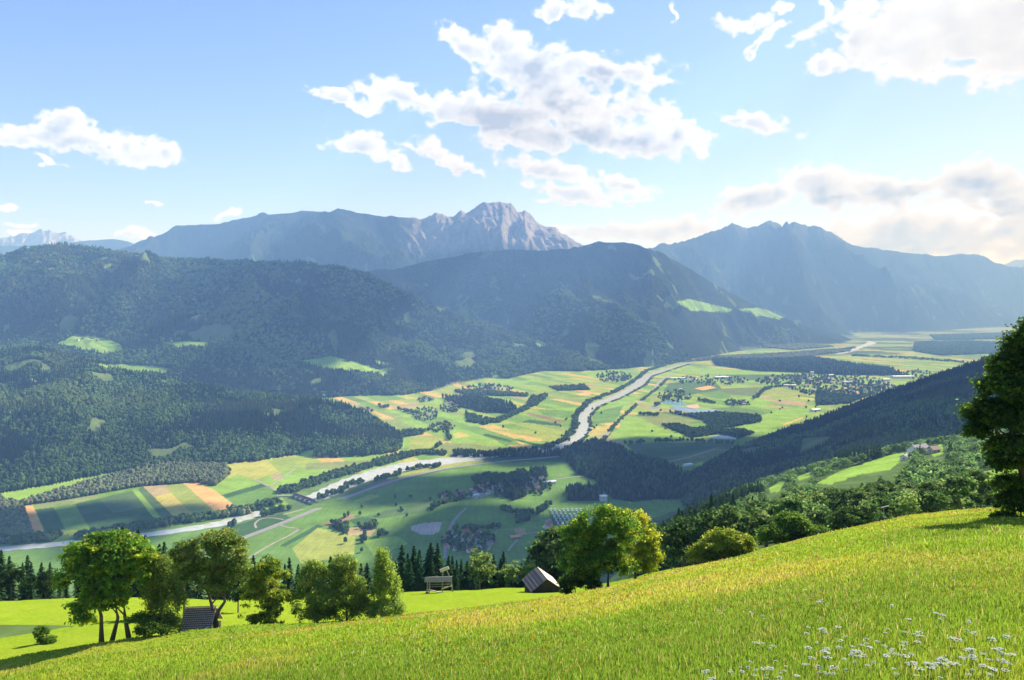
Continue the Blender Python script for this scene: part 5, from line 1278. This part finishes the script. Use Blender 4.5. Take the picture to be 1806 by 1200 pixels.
big(1213, 822, 30, 14, 6, .6, 'white farm hall at the edge of the dark central wood'); big(1196, 836, 16, 12, 6, .6, 'white house below the farm hall at the dark wood', name='house', cat='house', wall='white', roof='grey', rh=3)
FARMS = [(1621,801,'white','grey',20,13,4.5,5,.5,'farmhouse','large grey-roofed farmhouse on the bright hillside clearing'),(1606,793,'white','white',8,6,4,2,.3,'shed','small bright shed left of the grey-roofed farmhouse'),
         (1647,799,'cream','rust',9,7,4,2.5,.3,'house','small brown-roofed house right of the grey-roofed farmhouse'),(1641,783,'cream','rust',9,7,4,2.5,.6,'house','small house above the grey-roofed farmhouse'),
         (1597,811,'white','grey',9,7,3,2,.8,'shed','low pale shed below the grey-roofed farmhouse'),
         (1380,770,'white','brown',16,10,5,3.5,.3,'house','left farmhouse on the shaded spur clearing'),(1398,772,'white','grey',16,9,5,2.5,.2,'house','right farmhouse on the shaded spur clearing'),(1418,770,'cream','red',12,9,5,3,.2,'house','farmhouse rightmost on the shaded spur clearing'),
         (1426,804,'white','white',14,10,4,2,.2,'shed','pale shed at the foot of the shaded clearing'),(1320,782,'white','brown',16,10,5,3,.2,'house','left house on the lower end of the dark spur'),(1332,785,'cream','grey',12,9,5,3,.2,'house','right house on the lower end of the dark spur')]
for i, (px, py) in enumerate(((146,598),(154,596),(163,598),(160,603),(172,601),(138,601))): FARMS.append((px, py, 'white' if i % 2 else 'brown', 'brown' if i % 2 else 'grey', 14, 10, 5, 3.5, .3 * i, 'house', ['leftmost but one', 'topmost', 'middle', 'lowest', 'rightmost', 'leftmost'][i] + ' house of the hamlet on the upper left clearing'))
FARMS += [(303,602,'white','grey',13,9,4,3,.2,'house','house on the small clearing of the wooded left slope'),(573,697,'white','grey',22,12,5,3,.2,'house','pale house at the end of the wooded hill, left of the sunny fields'),(668,657,'white','brown',16,11,5,3,.3,'house','house on the tip of the long hillside clearing'),(560,697,'cream','brown',14,10,5,3,.2,'house','cream house left of the pale one at the end of the wooded hill')]
for px, py, wl, rf, w_, d, h, rh, rz, nm, lab in FARMS:
    x, y, z = on_land(px, py); house(x, y, z, (wl, rf, w_, d, h, rh), rz, lab, None, nm, nm)
# weir across the river
CONC = simple_mat('concrete', (.42, .40, .36), .85, .15, .2); BEAMM = simple_mat('weir_steel', (.20, .15, .13), .7, .2, .5)
a = Vector((*gpt(517, 876), 0)); b = Vector((*gpt(556, 890), 0)); c = (a + b) / 2; d = (b - a)
e = empty('weir', (c.x, c.y, 0), 'river weir with a dark walkway on concrete piers crossing the pale river', 'weir'); a -= c; b -= c
mb = MB(); mb.beam(a + Vector((0, 0, 9)), b + Vector((0, 0, 9)), 1.6, 6); mb.build('walkway', BEAMM, e)
n_ = Vector((-d.y, d.x, 0)).normalized()
for i in range(5):
    p = a.lerp(b, (i + .5) / 5); mb = MB(); mb.beam(p + n_ * 13 + Vector((0, 0, 3)), p - n_ * 13 + Vector((0, 0, 3)), 4, 8); mb.build('pier', CONC, e)
for i in range(4):
    p = a.lerp(b, (i + 1) / 5); mb = MB(); mb.beam(a.lerp(b, (i + .6) / 5) + Vector((0, 0, 2.5)), a.lerp(b, (i + 1.4) / 5) + Vector((0, 0, 2.5)), 1, 5); mb.build('gate', BEAMM, e)
mb = MB(); mb.beam(a + Vector((-40, -5, 1)), a + Vector((8, 6, 1)), 5, 3); mb.build('apron', CONC, e)
# grid of pale panels on the dark field
pm = MB(); pm.box((0, 0, 2), (5.2, 3.0, .12), M=Matrix.Rotation(R(30), 4, 'X')); pm.tube([(0, 0, 0), (0, 0, 2)], [.12, .12], 5)
PMESH = pm.mesh('solar_panel', simple_mat('panel', (.60, .68, .66), .35, .1, 1)); rr = random.Random(2)
for i in range(11):
    for j in range(8):
        px = 971 + i * 1.6 + j * 7.6 - (i % 2) * 1.0; py = 899 + i * 2.9
        if px > 1026 or (rr.random() < .06): continue
        x, y = gpt(px, py); o = link('solar_panel', PMESH, None, (x, y, 0)); tag(o, 'small pale panel in the grid on the dark field left of the large linden', 'panel', 'grid of pale panels on the dark field')
# ------------------------------------------------------------------ air and clouds
HB = MB()
HB.box((0, 15500, (2500 - 60) / 2), (90000, 39000, 2560))
m, t = new_mat('haze_air')
pv = node(t, 'ShaderNodeVolumePrincipled', {'Color': (.25, .50, 1.0, 1), 'Absorption Color': (1, 1, 1, 1), 'Density': 9.2e-5, 'Anisotropy': 0.0})
nt_out = node(t, 'ShaderNodeOutputMaterial'); t.links.new(pv.outputs[0], nt_out.inputs[1])
hz = HB.build('haze', m)
tag(hz, kind='stuff')
# unseen cumulus overhead, added and shaped to shade parts of the valley
m, t = new_mat('cumulus')
finish(t, node(t, 'ShaderNodeMixShader', {0: .6, 1: node(t, 'ShaderNodeBsdfDiffuse', {'Color': (.9, .9, .9, 1)}).outputs[0], 2: node(t, 'ShaderNodeBsdfTranslucent', {'Color': (.9, .9, .9, 1)}).outputs[0]}).outputs[0])
HX, HYY = SV.x / SV.z, SV.y / SV.z
for poly, alt, rad, sp in (([(-200,1250),(-230,1700),(-300,2050),(-230,2400),(-60,2600),(320,2890),(560,2880),(560,1000),(350,960),(0,1080)], 3700, 170, 235),
                       ([(500,2880),(850,2860),(1500,3000),(2700,3300),(2700,1200),(900,950),(500,980)], 3700, 190, 150),
                       ([(-2750,4500),(-1500,4400),(-1200,4900),(-1500,5500),(-2600,5600)], 5200, 300, 260), ([(-1300,6900),(200,6700),(500,7300),(-900,7800)], 6400, 380, 320),
                       ([(-1300,1700),(-700,1650),(-800,1950),(-1250,1900)], 3700, 110, 110)):
    W = np.array(poly, float); x0, y0 = W.min(0); x1, y1 = W.max(0); r = np.random.default_rng(int(alt + x1)); n = int((x1 - x0) * (y1 - y0) / sp ** 2 * 1.6)
    x = r.uniform(x0, x1, n); y = r.uniform(y0, y1, n); k = inpoly(x, y, W); x, y = x[k] + HX * alt, y[k] + HYY * alt; n = len(x)
    TV, TF = ico(2, 3, .08); TV = TV - np.array([0, 0, .55]); s = rad * 2 * r.uniform(.5, 1.15, n)
    V = (TV[None] * s[:, None, None] * np.array([1, 1, .6]) + np.stack([x, y, alt + r.uniform(0, .5, n) * rad], 1)[:, None]).reshape(-1, 3)
    c = link('cloud', mesh_np('cloud', V, (TF[None] + (np.arange(n) * len(TV))[:, None, None]).reshape(-1, 3), [m], smooth=True)); tag(c, kind='structure')
